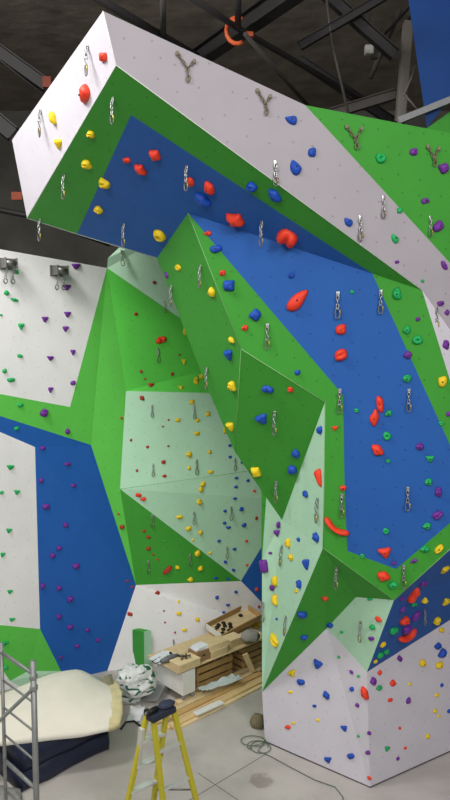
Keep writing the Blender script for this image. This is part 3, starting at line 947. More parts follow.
draw(276.5, 482, 503)
draw(275, 412, 436)
draw(267.5, 325, 350)
draw(201, 266, 289)
draw(172, 286, 307)
draw(164, 302, 313.5)
draw(207.5, 368, 390)
draw(158, 349, 363)
draw(152, 405, 418)
draw(194, 406, 420)
draw(153, 464, 477)
draw(196.5, 460, 475)
draw(235, 459, 471)
draw(194, 512, 525)
draw(231, 507, 521)
draw(152, 515, 528)
draw(148, 561, 574)
draw(190, 554, 567)
draw(227, 547, 559)
draw(282.5, 546, 567)
draw(263.5, 603, 622)
draw(286.5, 617, 636)
draw(173.5, 640, 652)
gd = defaultdict(list)
for q_ in DRAWS: gd[q_['desc']].append(q_)
for desc, qs in gd.items():
    qs.sort(key=lambda a: a['y'])
    for i, q_ in enumerate(qs):
        q_['o']['label'] = f"steel chain quickdraw hanging on {desc}" + (f", {rank_words(i, len(qs))} of its quickdraws" if len(qs) > 1 else ', the only one there')
        q_['o']['group'] = 'chain quickdraws on the climbing walls'

# twin-bolt anchors with two chains meeting in a ring
ANCH = mat('anchor_chain', (120, 112, 92), 0.6, 0.3)
def chain_bm(a, b, r=.006, ln_=.045):
    bm = bm_new(); d = b - a; k = max(2, int(d.length / (ln_ * .8))); u, v = frame_of(d); t = d.normalized()
    for i in range(k):
        c = a + d * ((i + .5) / k); s = u if i % 2 else v
        add_path(bm, [c + t * math.sin(q_) * ln_ * .55 + s * math.cos(q_) * ln_ * .3 for q_ in [j * math.pi / 5 for j in range(10)]], r, 5, True)
    return bm
def anchor(l, r, j, e, label):
    hl, hr, he, hj = hit(*l), hit(*r), hit(*e), hit(*j); n = hl[2]
    o = Vector(he[1] + n * .03)
    t = thing('belay_chain_anchor', label, 'chain anchor', o, 'twin-bolt chain anchors')
    pa, pb = hl[1] + n * .02 - o, hr[1] + n * .02 - o
    for p_ in (pa, pb): box('bolt_hanger', p_, (.032, .025, .04), ANCH, t, bevel=.006)
    ee = hj[1] + n * .025 - o
    for p_ in (pa, pb): obj('chain', chain_bm(p_, ee), ANCH, t, True)
    obj('chain', chain_bm(ee, Vector((0, 0, .05))), ANCH, t, True)
    bm = bm_new(); add_path(bm, [Vector((math.cos(q_) * .02, 0, math.sin(q_) * .03 + .025)) for q_ in [j * .628 for j in range(10)]], .007, 6, True); obj('ring', bm, ANCH, t, True)
anchor((177, 54), (194, 62), (187, 69), (188, 82), 'twin-bolt chain anchor on the white headwall, nearest the pointed top corner')
anchor((257, 91), (270, 97), (265, 105), (266, 115), 'twin-bolt chain anchor on the white headwall, beside the topmost blue hold there')
anchor((346, 127), (361, 129), (355, 140), (356, 149), 'twin-bolt chain anchor on the upper green headwall above the dished green hold')
anchor((427, 147), (438, 149), (433, 158), (434, 166), 'twin-bolt chain anchor on the upper green headwall among the purple holds')

# ------------------------------------------------------------------ belay bars at the top of the left wall
def belay_bar(px, py, label):
    h_ = hit(px, py + 3); n = h_[2]; u = Vector((0, 0, 1)).cross(n).normalized()
    t = thing('belay_bar', label, 'belay bar', h_[1])
    s = 0.15
    tube('drum', [-u * s * .55 + n * .2, u * s * .55 + n * .2], .05, DULL, t, 14)
    for k in (-1, 1):
        box('side_plate', u * s * .6 * k + n * .12, (.025, .25, .16), DULL, t, ux=u, uz=(0, 0, 1), bevel=.01)
        b = chain_bm(u * s * .4 * k + n * .2 + Vector((0, 0, -.05)), u * s * .4 * k + n * .12 + Vector((0, 0, -.24)), .006, .05); obj('chain', b, STEEL, t, True)
        bm = bm_new(); add_path(bm, [u * (s * .4 * k + math.cos(a) * .03) + n * .12 + Vector((0, 0, -.28 + math.sin(a) * .04)) for a in [j * .628 for j in range(10)]], .01, 6, True); obj('carabiner', bm, DULL, t, True)
    box('mounting_plate', n * .012, (.26, .02, .18), DULL, t, ux=u, bevel=.004)
belay_bar(6, 261, 'steel belay bar with chains, second from the corner of the white wall')
belay_bar(57, 268, 'steel belay bar with chains nearest the green corner of the white wall')

# ------------------------------------------------------------------ navy mats and the cream foam cover
def grid_obj(name, rows, m, parent=None, smooth=True, close_u=False):
    bm = bm_new(); vs = [[bm.verts.new(p) for p in r] for r in rows]
    for a, b in zip(vs, vs[1:]):
        for i in range(len(a) - 1): bm.faces.new((a[i], a[i + 1], b[i + 1], b[i]))
    return bm
NAVY = mat('navy_vinyl', (28, 34, 58), 0.45, vary=0.12, scale=4, bump=0.25, bscale=6)
c1, c2 = fl(20, 793), fl(109, 749)
e1 = (c2 - c1).normalized(); e2 = Vector((-e1.y, e1.x, 0)); LN = (c2 - c1).length
navy = thing('crash_mat', 'crumpled navy crash mat lying on the floor under the cream foam cover', 'mat', c1)
def mat_bm(z0, z1, l0, l1, w, seed, wob=.05):
    """a soft slab: rounded top and bottom edges and wavy sides"""
    bm = bm_new(); prof = [(0, z0), (-.03, z0 + .05), (-.045, (z0 + z1) / 2), (-.025, z1 - .05), (.03, z1), (w * .5, z1 + .01), (w, z1 - .01), (w, z0)]
    rows = []
    N = 28
    for i in range(N + 1):
        f = i / N; x = l0 + (l1 - l0) * f; row = []
        for k, (y, z_) in enumerate(prof):
            p = e1 * x + e2 * y + Vector((0, 0, z_))
            nz = noise.noise(Vector((x * 2.2, y * 1.6 + k * .3, seed)))
            p += -e2 * nz * wob + Vector((0, 0, nz * wob * .8 if z_ > z0 + .01 else 0))
            if i in (0, N): p += e1 * (.03 if i == 0 else -.03) * (1 if k in (1, 2, 3) else 0)
            row.append(bm.verts.new(p))
        rows.append(row)
    for a, b in zip(rows, rows[1:]):
        for k in range(len(prof)): bm.faces.new((a[k], a[(k + 1) % len(prof)], b[(k + 1) % len(prof)], b[k]))
    bm.faces.new(rows[0][::-1]); bm.faces.new(rows[-1]); return bm
obj('lower_pad', mat_bm(0.0, .27, 0, LN, .85, 1.3), NAVY, navy, True)
obj('upper_pad', mat_bm(.275, .53, 0.05, LN - .03, .8, 5.1), NAVY, navy, True)

CREAM = mat('cream_foam', (234, 229, 214), 0.8, vary=0.05, scale=3, bump=0.12, bscale=8)
CREAM2 = mat('yellowed_foam', (218, 204, 158), 0.9, vary=0.14, scale=7, bump=0.5, bscale=14)
foam = thing('foam_cover', 'big cream foam sheet arched over the navy crash mat', 'foam sheet', fl(60, 740, .55))
fo = Vector(foam.location)
# front lower edge, crest, rear edge along the length
front = [fl(-16, 747.5, .55), fl(0, 746, .55), fl(40, 742, .55), fl(80, 737, .55), fl(112, 731, .55)]
crest = [at(-16, 700, 10.2), at(0, 695, 10.25), at(28, 683, 10.45), at(52, 672.5, 10.7), at(78, 668.5, 10.85), at(90, 674, 10.85), at(99, 680, 10.8), at(108, 684, 10.75)]
def lerp_list(L, f):
    f *= len(L) - 1; i = min(int(f), len(L) - 2); return L[i].lerp(L[i + 1], f - i)
def smooth_list(L, f):
    return (lerp_list(L, max(0, f - .05)) + lerp_list(L, f) * 2 + lerp_list(L, min(1, f + .05))) / 4
rows = []; NL = 30
for i in range(NL + 1):
    f = i / NL; a = smooth_list(front, f); c = smooth_list(crest, f); row = []
    fr_ = Vector((e2.x, e2.y, 0))
    for k in range(13):
        s = k / 12
        p = a.lerp(c, s)
        bul = math.sin(math.pi * s) * .17
        p += Vector((0, 0, bul * .8)) - e2 * bul * .55
        p += Vector((0, 0, 1)) * .012 * noise.noise(p * 2.3)
        row.append(p - fo)
    b0 = c + e2 * .12 + Vector((0, 0, -.08)); row.append(b0 - fo)
    b1 = c + e2 * .16; b1.z = .56; row.append(b1 - fo)
    rows.append(row)
bm = bm_new(); vs = [[bm.verts.new(p) for p in r] for r in rows]
for a, b in zip(vs, vs[1:]):
    n_ = len(a)
    for k in range(n_): bm.faces.new((a[k], a[(k + 1) % n_], b[(k + 1) % n_], b[k]))
bm.faces.new(vs[0][::-1])
obj('foam_sheet', bm, CREAM, foam, True)
# raw yellowed end of the foam
bm = bm_new(); end = rows[-1]; n_ = len(end); cen = sum(end, Vector()) / n_
loops = []
for j, (g, sc_) in enumerate(((-.03, 1.012), (.03, 1.02), (.1, 1.02), (.16, 1.0), (.19, .93), (.17, .5))):
    loops.append([bm.verts.new(cen + (p - cen) * sc_ + e1 * (g + .035 * noise.noise(p * 5 + Vector((j * .4, 0, 0)))) + Vector((0, 0, 1)) * .02 * noise.noise(p * 7)) for p in end])
for a, b in zip(loops, loops[1:]):
    for k in range(n_): bm.faces.new((a[k], a[(k + 1) % n_], b[(k + 1) % n_], b[k]))
bm.faces.new(loops[-1])
obj('foam_end', bm, CREAM2, foam, True)['label'] = 'ragged yellowed end of the foam sheet'

# ------------------------------------------------------------------ scaffold tower
ALU = mat('scaffold_alu', (142, 144, 142), 0.45, 0.35, vary=0.12, scale=12)
scaf = thing('scaffold_tower', 'grey tubular aluminium scaffold frame standing in front of the foam cover', 'scaffold', (0, 0, 0))
ra = at(34, 700, 7.0); rb = at(3, 700, 7.5)
s1 = Vector((ra.x, ra.y, 0)); s2 = Vector((rb.x, rb.y, 0)); scaf.location = s1
pu_ = (s2 - s1); pv = Vector((-pu_.y, pu_.x, 0)).normalized()
pv = pv if pv.x < 0 else -pv
def zat(px, py, base):          # height at which the upright at BASE crosses row py
    d = base.y; r = ray(px, py); return EYE.z + r.z * d / r.y
def end_frame(off):
    o = off
    tp = zat(30, 661, s1)
    tube('upright', [o + Vector((0, 0, .08)), o + Vector((0, 0, tp))], .032, ALU, scaf, 12)
    tube('upright', [o + pu_ + Vector((0, 0, .08)), o + pu_ + Vector((0, 0, tp - .03))], .02, ALU, scaf, 12)
    for base in (o, o + pu_):
        w = tube('castor', [base + pv * -.05 + Vector((0, 0, .07)), base + pv * .0 + Vector((0, 0, .07))], .07, BLACK, scaf, 16)
    for py, r in ((674, .02), (703, .012), (732, .012), (761, .012), (789, .022), (820, .012), (850, .012), (885, .02)):
        zz = zat(34, py, s1)
        tube('rung', [o + Vector((0, 0, zz)), o + pu_ + Vector((0, 0, zz))], r, ALU, scaf, 10)
end_frame(Vector((0, 0, 0))); end_frame(pv * 1.8)
zb = zat(30, 688, s1)
tube('diagonal_brace', [Vector((0, 0, zb)), pv * 1.8 + Vector((0, 0, zb - .95))], .02, ALU, scaf, 10)
box('brace_clamp', Vector((0, 0, zb)), (.075, .075, .06), ALU, scaf, bevel=.015)
box('frame_clip', Vector((.0, 0, zat(28, 677, s1))), (.075, .075, .05), ALU, scaf, bevel=.015)
tube('horizontal_brace', [Vector((0, 0, .38)), pv * 1.8 + Vector((0, 0, .38))], .02, ALU, scaf, 10)
# crumpled sheet by the scaffold foot
def crumple(name, c, dims, m, label, cat, seed, sub=4, amp=.25, fr=3.0, flat=0.0, rz=0.0):
    bm = bm_new(); bmesh.ops.create_icosphere(bm, subdivisions=sub, radius=1)
    R_ = Matrix.Rotation(rz, 3, 'Z')
    for v in bm.verts:
        p = v.co.copy()
        if name == 'sack_body': k = 1 + amp * (1 - 2.6 * abs(noise.noise(p * 1.3 + Vector((seed, 0, 0))))) * .8 + amp * .35 * (.5 - abs(noise.noise(p * 2.6 + Vector((0, seed, 0))))) * 1.4 + amp * .12 * noise.noise(p * 6)
        else: k = 1 + amp * noise.noise(p * fr * .5 + Vector((seed, 0, 0))) + amp * .7 * abs(noise.noise(p * fr + Vector((0, seed, 0)))) + amp * .3 * noise.noise(p * fr * 2.7 + Vector((0, 0, seed)))
        q_ = p * k; q_.z = max(q_.z, -.75 + flat)
        v.co = R_ @ Vector((q_.x * dims[0], q_.y * dims[1], (q_.z + .75 - flat) * dims[2]))
    o = obj(name, bm, m, None, True, c); return tag(o, label, cat, None, 'thing')
crumple('plastic_sheet', fl(-2, 806), (.3, .3, .07), mat('grey_film', (150, 148, 146), .4, bump=.6, bscale=18), 'crumpled grey plastic sheet on the floor at the scaffold foot', 'plastic sheet', 3.3, rz=.5)

# ------------------------------------------------------------------ yellow stepladder
YEL = mat('ladder_yellow', (198, 188, 48), 0.5, vary=0.06); RUNG = mat('ladder_alu', (206, 208, 206), 0.4, 0.3)
lad = thing('stepladder', 'yellow fibreglass stepladder with a cluttered dark top, standing on the concrete', 'stepladder', (0, 0, 0))
ZT = 1.86
A1t, B1t = fl(147, 717, ZT - .05), fl(167, 711, ZT - .05); A2t, B2t = fl(153, 718, ZT - .05), fl(173, 710.5, ZT - .05)
A1f, B1f = fl(113, 868), fl(147, 846); A2f, B2f = fl(171, 869), fl(208, 847)
lo = (A1f + B1f + A2f + B2f) / 4; lad.location = lo
wd = (B1f - A1f).normalized()
def rail(a, b, lbl):
    ax = (b - a); up = wd
    o = bar('side_rail', a - lo, b - lo + Vector((0, 0, .03)), .042, .06, YEL, lad, up, .006)
    box('rubber_foot', a - lo + Vector((0, 0, .02)), (.1, .06, .04), BLACK, o, ux=Vector((-wd.y, wd.x, 0)), bevel=.008)
    return o
rail(A1f, A1t, 0); rail(B1f, B1t, 0); rail(A2f, A2t, 0); rail(B2f, B2t, 0)
def alongz(a, b, z_): return a.lerp(b, z_ / b.z)
for k in range(1, 6):
    z_ = k * .305
    a, b = alongz(A1f, A1t, z_), alongz(B1f, B1t, z_)
    bar('step', a - lo, b - lo, .085, .03, RUNG, lad, Vector((0, 0, 1)), .005)
for z_ in (.33, .95, 1.4):
    a, b = alongz(A2f, A2t, z_), alongz(B2f, B2t, z_)
    bar('rear_brace', a - lo, b - lo, .04, .03, RUNG, lad, Vector((0, 0, 1)), .004)
for (a0, a1, b0, b1) in ((A1f, A1t, A2f, A2t), (B1f, B1t, B2f, B2t)):
    tube('spreader', [alongz(a0, a1, .78) - lo, alongz(b0, b1, .78) - lo], .01, DULL, lad, 6)
box('grey_sleeve', alongz(A1f, A1t, 1.45) - lo - wd * .004, (.046, .066, .5), mat('worn_rail', (196, 196, 186), .6), lad, ux=wd, uz=(A1t - A1f), bevel=.006)['label'] = 'worn grey label area on the rail'
CAPM = mat('ladder_cap', (44, 48, 62), .6)
tc_ = (A1t + B1t + A2t + B2t) / 4; tc_.z = ZT
cx = wd; cap = thing_cap = None
box('top_cap', tc_ - lo - Vector((0, 0, .03)), (.34, .17, .07), CAPM, lad, ux=cx, bevel=.015)
crumple('tool_pouch', tc_ + wd * .09 + Vector((0, 0, .005)), (.10, .07, .035), mat('pouch', (52, 56, 76), .8, bump=.4), 'dark blue tool pouch lying on the stepladder top', 'tool pouch', 8.1, 3, rz=.7)
dr = thing('cordless_drill', 'black cordless drill lying on the stepladder top', 'drill', tc_ - wd * .1 + Vector((0, 0, .005)))
tube('drill_body', [-wd * .08 + Vector((0, 0, .03)), wd * .05 + Vector((0, 0, .03))], [.03, .033], BLACK, dr, 12); tube('chuck', [-wd * .08 + Vector((0, 0, .03)), -wd * .12 + Vector((0, 0, .03))], [.022, .012], DULL, dr, 10)
bar('grip', wd * .03 + Vector((0, 0, .03)), wd * .06 + Vector((-.08, -.06, .02)), .035, .03, BLACK, dr, bevel=.008); box('battery', wd * .065 + Vector((-.1, -.075, .025)), (.06, .08, .045), BLACK, dr, ux=wd, bevel=.008)

# ------------------------------------------------------------------ workbench: board on crates
ZB = .62
bFL, bFR, bBL = fl(178, 673, ZB), fl(260, 640, ZB), fl(141, 657.5, ZB)
bx_ = (bFR - bFL).normalized(); by_ = Vector((-bx_.y, bx_.x, 0)); wdt = (bBL - bFL).dot(by_); lng = (bFR - bFL).length + .25
O_ = bFL
def bp_(x, y, z_=0): return O_ + bx_ * x + by_ * y + Vector((0, 0, z_ - ZB))
board = box('bench_board', bp_(lng / 2 - .0, wdt / 2, ZB - .012), (lng, wdt, .022), PLY, None, ux=bx_, bevel=.003)
tag(board, 'long plywood board laid as a bench top over the box and crates', 'bench top', None, 'thing')
def bench_xy(px, py, z_):
    p = fl(px, py, z_) - O_; return p.dot(bx_), p.dot(by_)
# white box trestle under the near end
wb = thing('white_cabinet', 'low white open-bottomed box carrying the near end of the bench board', 'cabinet', bp_(.22, .3, 0))
W0 = Vector(wb.location)
for (x, y, dx, dy, z0, z1) in ((.3, -.06, .26, .02, .2, .59), (.18, .28, .02, .66, .2, .59), (.42, .28, .02, .66, .2, .59), (.3, .62, .26, .02, .2, .59)):
    box('side_panel', bx_ * (x - .3) + by_ * (y - .24) + Vector((0, 0, (z0 + z1) / 2)), (dx, dy, z1 - z0), WHITE, wb, ux=bx_, bevel=.003)
for x in (-.09, .09):
    for y in (-.27, .34):
        box('leg', bx_ * x + by_ * y + Vector((0, 0, .1)), (.05, .05, .2), GREYM, wb, ux=bx_, bevel=.004)
# slatted crates
def crate(c, L_, Wd, Hh, label):
    t = thing('wooden_crate', label, 'crate', c)
    n = 4; g = Hh / n
    for k in range(n):
        z_ = g * (k + .5)
        for s in (-1, 1):
            box('slat', by_ * (Wd / 2 * s) + Vector((0, 0, z_)), (L_, .018, g - .035), PLYD, t, ux=bx_, bevel=.003)
            box('slat', bx_ * ((L_ / 2 - .01) * s) + Vector((0, 0, z_)), (.018, Wd - .03, g - .035), PLYD, t, ux=bx_, bevel=.003)
    for sx in (-1, 1):
        for sy in (-1, 1): box('corner_post', bx_ * ((L_ / 2 - .04) * sx) + by_ * ((Wd / 2 - .03) * sy) + Vector((0, 0, Hh / 2)), (.04, .04, Hh), PLYD, t, ux=bx_)
    box('crate_floor', Vector((0, 0, .03)), (L_ - .04, Wd - .04, .015), PLYD, t, ux=bx_)
    return t
cx_, cy_ = bench_xy(224, 672, .3)
crate(bp_(cx_, .5, 0), .82, .5, .57, 'brown slatted wooden crate under the middle of the bench board')
crate(bp_(cx_ + .93, .40, 0), .7, .5, .50, 'brown slatted wooden crate under the far end beside the tower')
o = bar('support_plank', fl(253, 672, .12), fl(245, 654, .5), .1, .03, PLY, None, Vector((0, -1, .2)), .004); tag(o, 'short plywood plank leaning between the two slatted crates', 'plank', None, 'thing')

def on_bench(px, py, z_=ZB): x, y = bench_xy(px, py, z_); return bp_(x, y, z_)
def open_box(name, c, L_, Wd, Hh, m, label, cat, th=.015, ux=bx_, uz=Vector((0, 0, 1)), m2=None):
    t = thing(name, label, cat, c); ux = ux.normalized(); uz = (uz - ux * uz.dot(ux)).normalized(); uy = uz.cross(ux)
    box('box_floor', uz * th / 2, (L_, Wd, th), m2 or m, t, ux=ux, uz=uz)
    for s in (-1, 1):
        box('box_side', uy * (Wd / 2 - th / 2) * s + uz * (Hh / 2), (L_, th, Hh), m, t, ux=ux, uz=uz, bevel=.002)
        box('box_end', ux * (L_ / 2 - th / 2) * s + uz * (Hh / 2), (th, Wd - 2 * th, Hh), (WHITE if (name == 'tray' and s < 0) else m), t, ux=ux, uz=uz, bevel=.002)
    return t
# plywood box at the near end
p = on_bench(186, 670); lid = thing('plywood_box', 'pale plywood box with a flat lid at the near end of the bench', 'box', p)
box('box_body', by_ * .1 + bx_ * .06 + Vector((0, 0, .06)), (.44, .26, .12), PLY, lid, ux=bx_, bevel=.004); box('lid', by_ * .1 + bx_ * .06 + Vector((0, 0, .127)), (.45, .27, .014), PINE2, lid, ux=bx_, bevel=.003)
# white paper sheets
def sheet(name, corners, z_, m, label, cat, seed, amp=.02):
    N = 10; bm = bm_new(); a, b, c, d = corners; rows = []
    for i in range(N + 1):
        rows.append([bm.verts.new(a.lerp(b, j / N).lerp(d.lerp(c, j / N), i / N) + Vector((0, 0, abs(amp * noise.noise(Vector((i * .35, j * .35, seed))) * 1.6) + .004))) for j in range(N + 1)])
    for r0, r1 in zip(rows, rows[1:]):
        for j in range(N): bm.faces.new((r0[j], r0[j + 1], r1[j + 1], r1[j]))
    return tag(obj(name, bm, m, None, True), label, cat, None, 'thing')
sheet('paper_sheet', [fl(148, 659, ZB), fl(160, 665, ZB), fl(178, 655, ZB), fl(163, 651, ZB)], ZB, PAPER, 'white paper sheet spread on the near corner of the bench', 'paper', 2.2)
# grey grinder-like tool with flex
gt = thing('angle_grinder', 'grey power tool with a dark disc lying behind the pale plywood box', 'power tool', on_bench(168, 662))
tube('tool_body', [Vector((0, 0, .055)) - bx_ * .14, Vector((0, 0, .06)), Vector((0, 0, .06)) + bx_ * .12, Vector((0, 0, .055)) + bx_ * .2], [.035, .05, .045, .03], mat('tool_grey', (112, 114, 116), .5), gt, 12)
tube('disc', [Vector((0, 0, .03)) + bx_ * .2, Vector((0, 0, .045)) + bx_ * .2], .06, DARKM, gt, 16); tube('side_handle', [Vector((0, 0, .055)) + bx_ * .14, Vector((0, 0, .075)) + bx_ * .14 + by_ * .13], [.015, .02], BLACK, gt, 8)
tube('flex', [Vector((0, 0, .055)) - bx_ * .14, Vector((0, 0, .03)) - bx_ * .24 + by_ * .05, Vector((0, 0, .012)) - bx_ * .2 + by_ * .17, Vector((0, 0, .012)) + by_ * .22], .007, BLACK, gt, 6)
for i, (px, py) in enumerate(((176, 662), (182, 659), (186, 658))):
    t = thing('clamp_head', ['brown metal clamp by the grey power tool', 'dark metal clamp on the lid edge, middle of the three', 'dark metal clamp nearest the brown carton'][i], 'clamp', on_bench(px, py, ZB + (.0 if i == 0 else .135)))
    mm = mat('clamp_brown', (104, 88, 70), .6)
    box('jaw', (0, 0, .03), (.03, .1, .06), mm, t, bevel=.008); tube('screw', [Vector((-.05, 0, .04)), Vector((.06, 0, .045))], .009, DARKM, t, 8); tube('wheel', [Vector((.06, 0, .04)), Vector((.075, 0, .04))], .028, DARKM, t, 12)
# carton with papers on it
p = on_bench(204, 661); cart = thing('cardboard_carton', 'brown cardboard carton on the bench with white papers on its lid', 'carton', p)
box('carton_body', by_ * .12 + Vector((0, 0, .085)), (.3, .24, .17), CARD, cart, ux=bx_, bevel=.004); box('flap', by_ * .06 + Vector((0, 0, .173)), (.3, .12, .006), CARD, cart, ux=bx_); box('flap', by_ * .182 + Vector((0, 0, .173)), (.3, .115, .006), CARD, cart, ux=bx_)
box('handle_hole', by_ * -.001 + Vector((0, 0, .1)), (.07, .004, .025), DARKM, cart, ux=bx_)
for k in range(3):
    o = box('paper_stack', p + by_ * .13 + bx_ * (.01 * k) + Vector((0, 0, .187 + .017 * k)), (.25 - .01 * k, .19, .015), PAPER, None, ux=bx_ + by_ * .1 * (k - 1), bevel=.002); tag(o, ['white paper pad on the brown carton, lowest of three', 'white paper pad on the brown carton, middle of three', 'white paper pad on top of the brown carton'][k], 'paper', 'paper pads on the carton', 'thing')
# pale wooden boxes that carry the tray
for i, (px, py, L_, Wd, Hh) in enumerate(((219, 655, .36, .24, .1), (236, 646, .3, .24, .13), (247, 642, .3, .2, .07))):
    lb_ = ['pale wooden box under the low end of the tray', 'pale wooden box under the middle of the tray', 'flat pale wooden box under the high end of the tray'][i]
    t = thing('wooden_box', lb_, 'box', on_bench(px, py)); box('box_body', by_ * .1 + Vector((0, 0, Hh / 2)), (L_, Wd, Hh), PLY, t, ux=bx_, bevel=.004); box('lid', by_ * .1 + Vector((0, 0, Hh + .007)), (L_ + .01, Wd + .01, .014), PINE2, t, ux=bx_, bevel=.003)
t = thing('wooden_box', 'second pale wooden box stacked right below the tray', 'box', on_bench(219, 655) + Vector((0, 0, .116))); box('box_body', by_ * .12 + Vector((0, 0, .04)), (.42, .26, .08), PINE2, t, ux=bx_, bevel=.004); box('lid', by_ * .12 + Vector((0, 0, .087)), (.43, .27, .014), PLY, t, ux=bx_, bevel=.003)
# tray with black bolts-on parts
tl = at(201.5, 632, 12.3); tf = at(221.5, 640, 12.1); tr_ = at(262, 618.5, 12.8)
tx = (tr_ - tf).normalized(); ty = (tl - tf); ty = (ty - tx * ty.dot(tx)); twd = ty.length * 1.12; ty.normalize(); tz = tx.cross(ty); tlen = (tr_ - tf).length
tray_c = tf + tx * tlen / 2 + ty * twd / 2 - tz * .02
open_box('tray', tray_c, tlen, twd, .12, PLYD, 'shallow brown wooden tray tilted on top of the pale boxes', 'tray', .016, tx, tz, PLY)
k = 0
for (u_, v_) in ((-.42, .1), (-.36, -.22), (-.33, .2), (-.28, -.05), (-.26, .28), (-.22, -.25), (-.19, .08), (-.15, .26), (-.13, -.12), (-.08, .05), (.25, .2)):
    bm = bm_new(); pts = [Vector((math.cos(a) * .03, math.sin(a) * .03, .012)) for a in [j * .785 for j in range(8)]]
    add_path(bm, pts, .014, 6, True)
    o = obj('rubber_ring', bm, BLACK, None, True, tray_c + tx * tlen * u_ + ty * twd * v_ + tz * .02)
    o.rotation_euler = Matrix((tx, ty, tz)).transposed().to_euler(); 
    tag(o, 'small black rubber ring lying by itself at the high end of the tray' if k == 10 else 'small black rubber ring in the cluster at the low end of the tray', 'ring', None if k == 10 else 'black rubber rings in the tray', 'thing'); k += 1
crumple('rag', on_bench(250, 645) + Vector((0, 0, .085)), (.16, .13, .1), mat('grey_rag', (150, 146, 140), .9), 'pale grey rag on the flat box below the high end of the tray', 'rag', 4.4, 3)
# lumber pile
pl0, pl1 = fl(186, 727, 0), fl(262, 688, 0); ld = (pl1 - pl0).normalized(); lnm = Vector((-ld.y, ld.x, 0))
P3 = mat('pine_dark', (200, 164, 108), .7, vary=.1, scale=7); MM = [PINE2, PINE, PLY, P3, PINE2, PLY, PINE]
pls = [(random.uniform(-.25, .08),   .118 * i_, .1, .035, 2.4, MM[i_ % 7]) for i_ in range(6)]
pls2 = [(random.uniform(-.2, .35), .06 +   .118 * i_, .1, .035, 2.2, MM[(i_ * 3 + 1) % 7]) for i_ in range(5)]
pls3 = [(random.uniform(-.1, .4), .2 + .13 * i_, .1, .035, 2.1, MM[(i_ * 2 + 3) % 7]) for i_ in range(3)]
NM = ['first', 'second', 'third', 'fourth', 'fifth', 'sixth', 'seventh']
for li, (L_, z0, nm) in enumerate(((pls, .0, 'bottom'), (pls2, .037, 'middle'), (pls3, .074, 'top'))):
    for i, (xs, ys, w_, h_, l_, m_) in enumerate(L_):
        jit = random.uniform(-.006, .006); dd = (ld + lnm * jit).normalized()
        o = box('timber_plank', pl0 + ld * (xs + l_ / 2 - .05) + lnm * (ys + .05) + Vector((0, 0, z0 + h_ / 2 + .001)), (l_, w_, h_), m_, None, ux=dd, bevel=.003)
        tag(o, f'pale timber plank in the {nm} layer of the lumber pile, {NM[i]} from its front edge', 'plank', 'timber planks on the floor', 'thing')
o = bar('white_plank', fl(195, 716, .06) + Vector((0, 0, .035)), fl(222, 704, .06) + Vector((0, 0, .035)), .12, .025, WHITE, None, bevel=.003); tag(o, 'short white painted board lying on the front of the lumber pile', 'board', None, 'thing')
sheet('plastic_sheet', [fl(196, 690, .22), fl(208, 692, .2), fl(243, 679, .2), fl(232, 676, .24)], .2, mat('pale_film', (190, 202, 200), .35), 'thin pale plastic sheet lying across the lumber behind the planks', 'plastic sheet', 6.1, .05)
# bags
def bag_mat():
    m = mat('bag_white', (216, 219, 217), .45, vary=.05, bump=.5, bscale=9)
    nt = m.node_tree; b = nt.nodes['Principled BSDF']; src = b.inputs['Base Color'].links[0].from_socket
    tc = nt.nodes.new('ShaderNodeTexCoord'); wv = nt.nodes.new('ShaderNodeTexNoise'); wv.inputs['Scale'].default_value = 4; wv.inputs['Detail'].default_value = 1; wv.inputs['Distortion'].default_value = 1.5
    mpn = nt.nodes.new('ShaderNodeMapping'); mpn.inputs['Scale'].default_value = (1, 1, 2.2); nt.links.new(tc.outputs['Object'], mpn.inputs['Vector']); nt.links.new(mpn.outputs['Vector'], wv.inputs['Vector'])
    cr = nt.nodes.new('ShaderNodeMapRange'); cr.inputs['From Min'].default_value = .57; cr.inputs['From Max'].default_value = .60; nt.links.new(wv.outputs['Fac'], cr.inputs['Value'])
    mx = nt.nodes.new('ShaderNodeMix'); mx.data_type = 'RGBA'; mx.inputs[7].default_value = srgb(40, 96, 72)
    nt.links.new(cr.outputs['Result'], mx.inputs[0]); nt.links.new(src, mx.inputs[6]); nt.links.new(mx.outputs[2], b.inputs['Base Color']); return m
BAG = bag_mat()
def bag(c, dims, label, seed, rz=0, fold=None):
    t = thing('plastic_sack', label, 'sack', c)
    o = crumple('sack_body', (0, 0, 0), dims, BAG, None, None, seed, 5, .3, 3.2, rz=rz); o.parent = t
    if 'kind' in o: del o['kind']
    return t
b1 = fl(128, 708, 0.0)
sk = bag(fl(128, 703) + Vector((0, .12, 0)), (.24, .19, .13), 'white sack with green print on the floor, half under the bigger sack', 2.7, .3)
ub = fl(135, 691, .27); 
bag(Vector((ub.x, ub.y + .1, .2)), (.29, .2, .25), 'big crumpled white plastic sack with green print against the bench end', 9.4, .2)
GP = mat('print_green', (36, 92, 70), .6)
o = bar('grey_panel', fl(147, 703, .0) + Vector((0, 0, .03)), fl(162, 690, 0) + Vector((0, .12, .25)), .4, .02, mat('grey_board', (150, 152, 150), .6), None, Vector((-.4, -.4, .8)), .003); tag(o, 'grey board leaning on the floor beside the white sack under the bench', 'board', None, 'thing')
sheet('paper_sheet', [fl(126, 722), fl(139, 723), fl(146, 708), fl(131, 707)], 0, PAPER, 'white paper sheets fallen on the floor behind the stepladder', 'paper', 5.5, .04)
tb = tube('rubber_tube', [fl(121, 729, .02), fl(126, 722, .02), fl(134, 721, .02), fl(143, 728, .02)], .015, BLACK); tag(tb, 'black rubber tube on the floor beside the foam cover end', 'tube', None, 'thing')
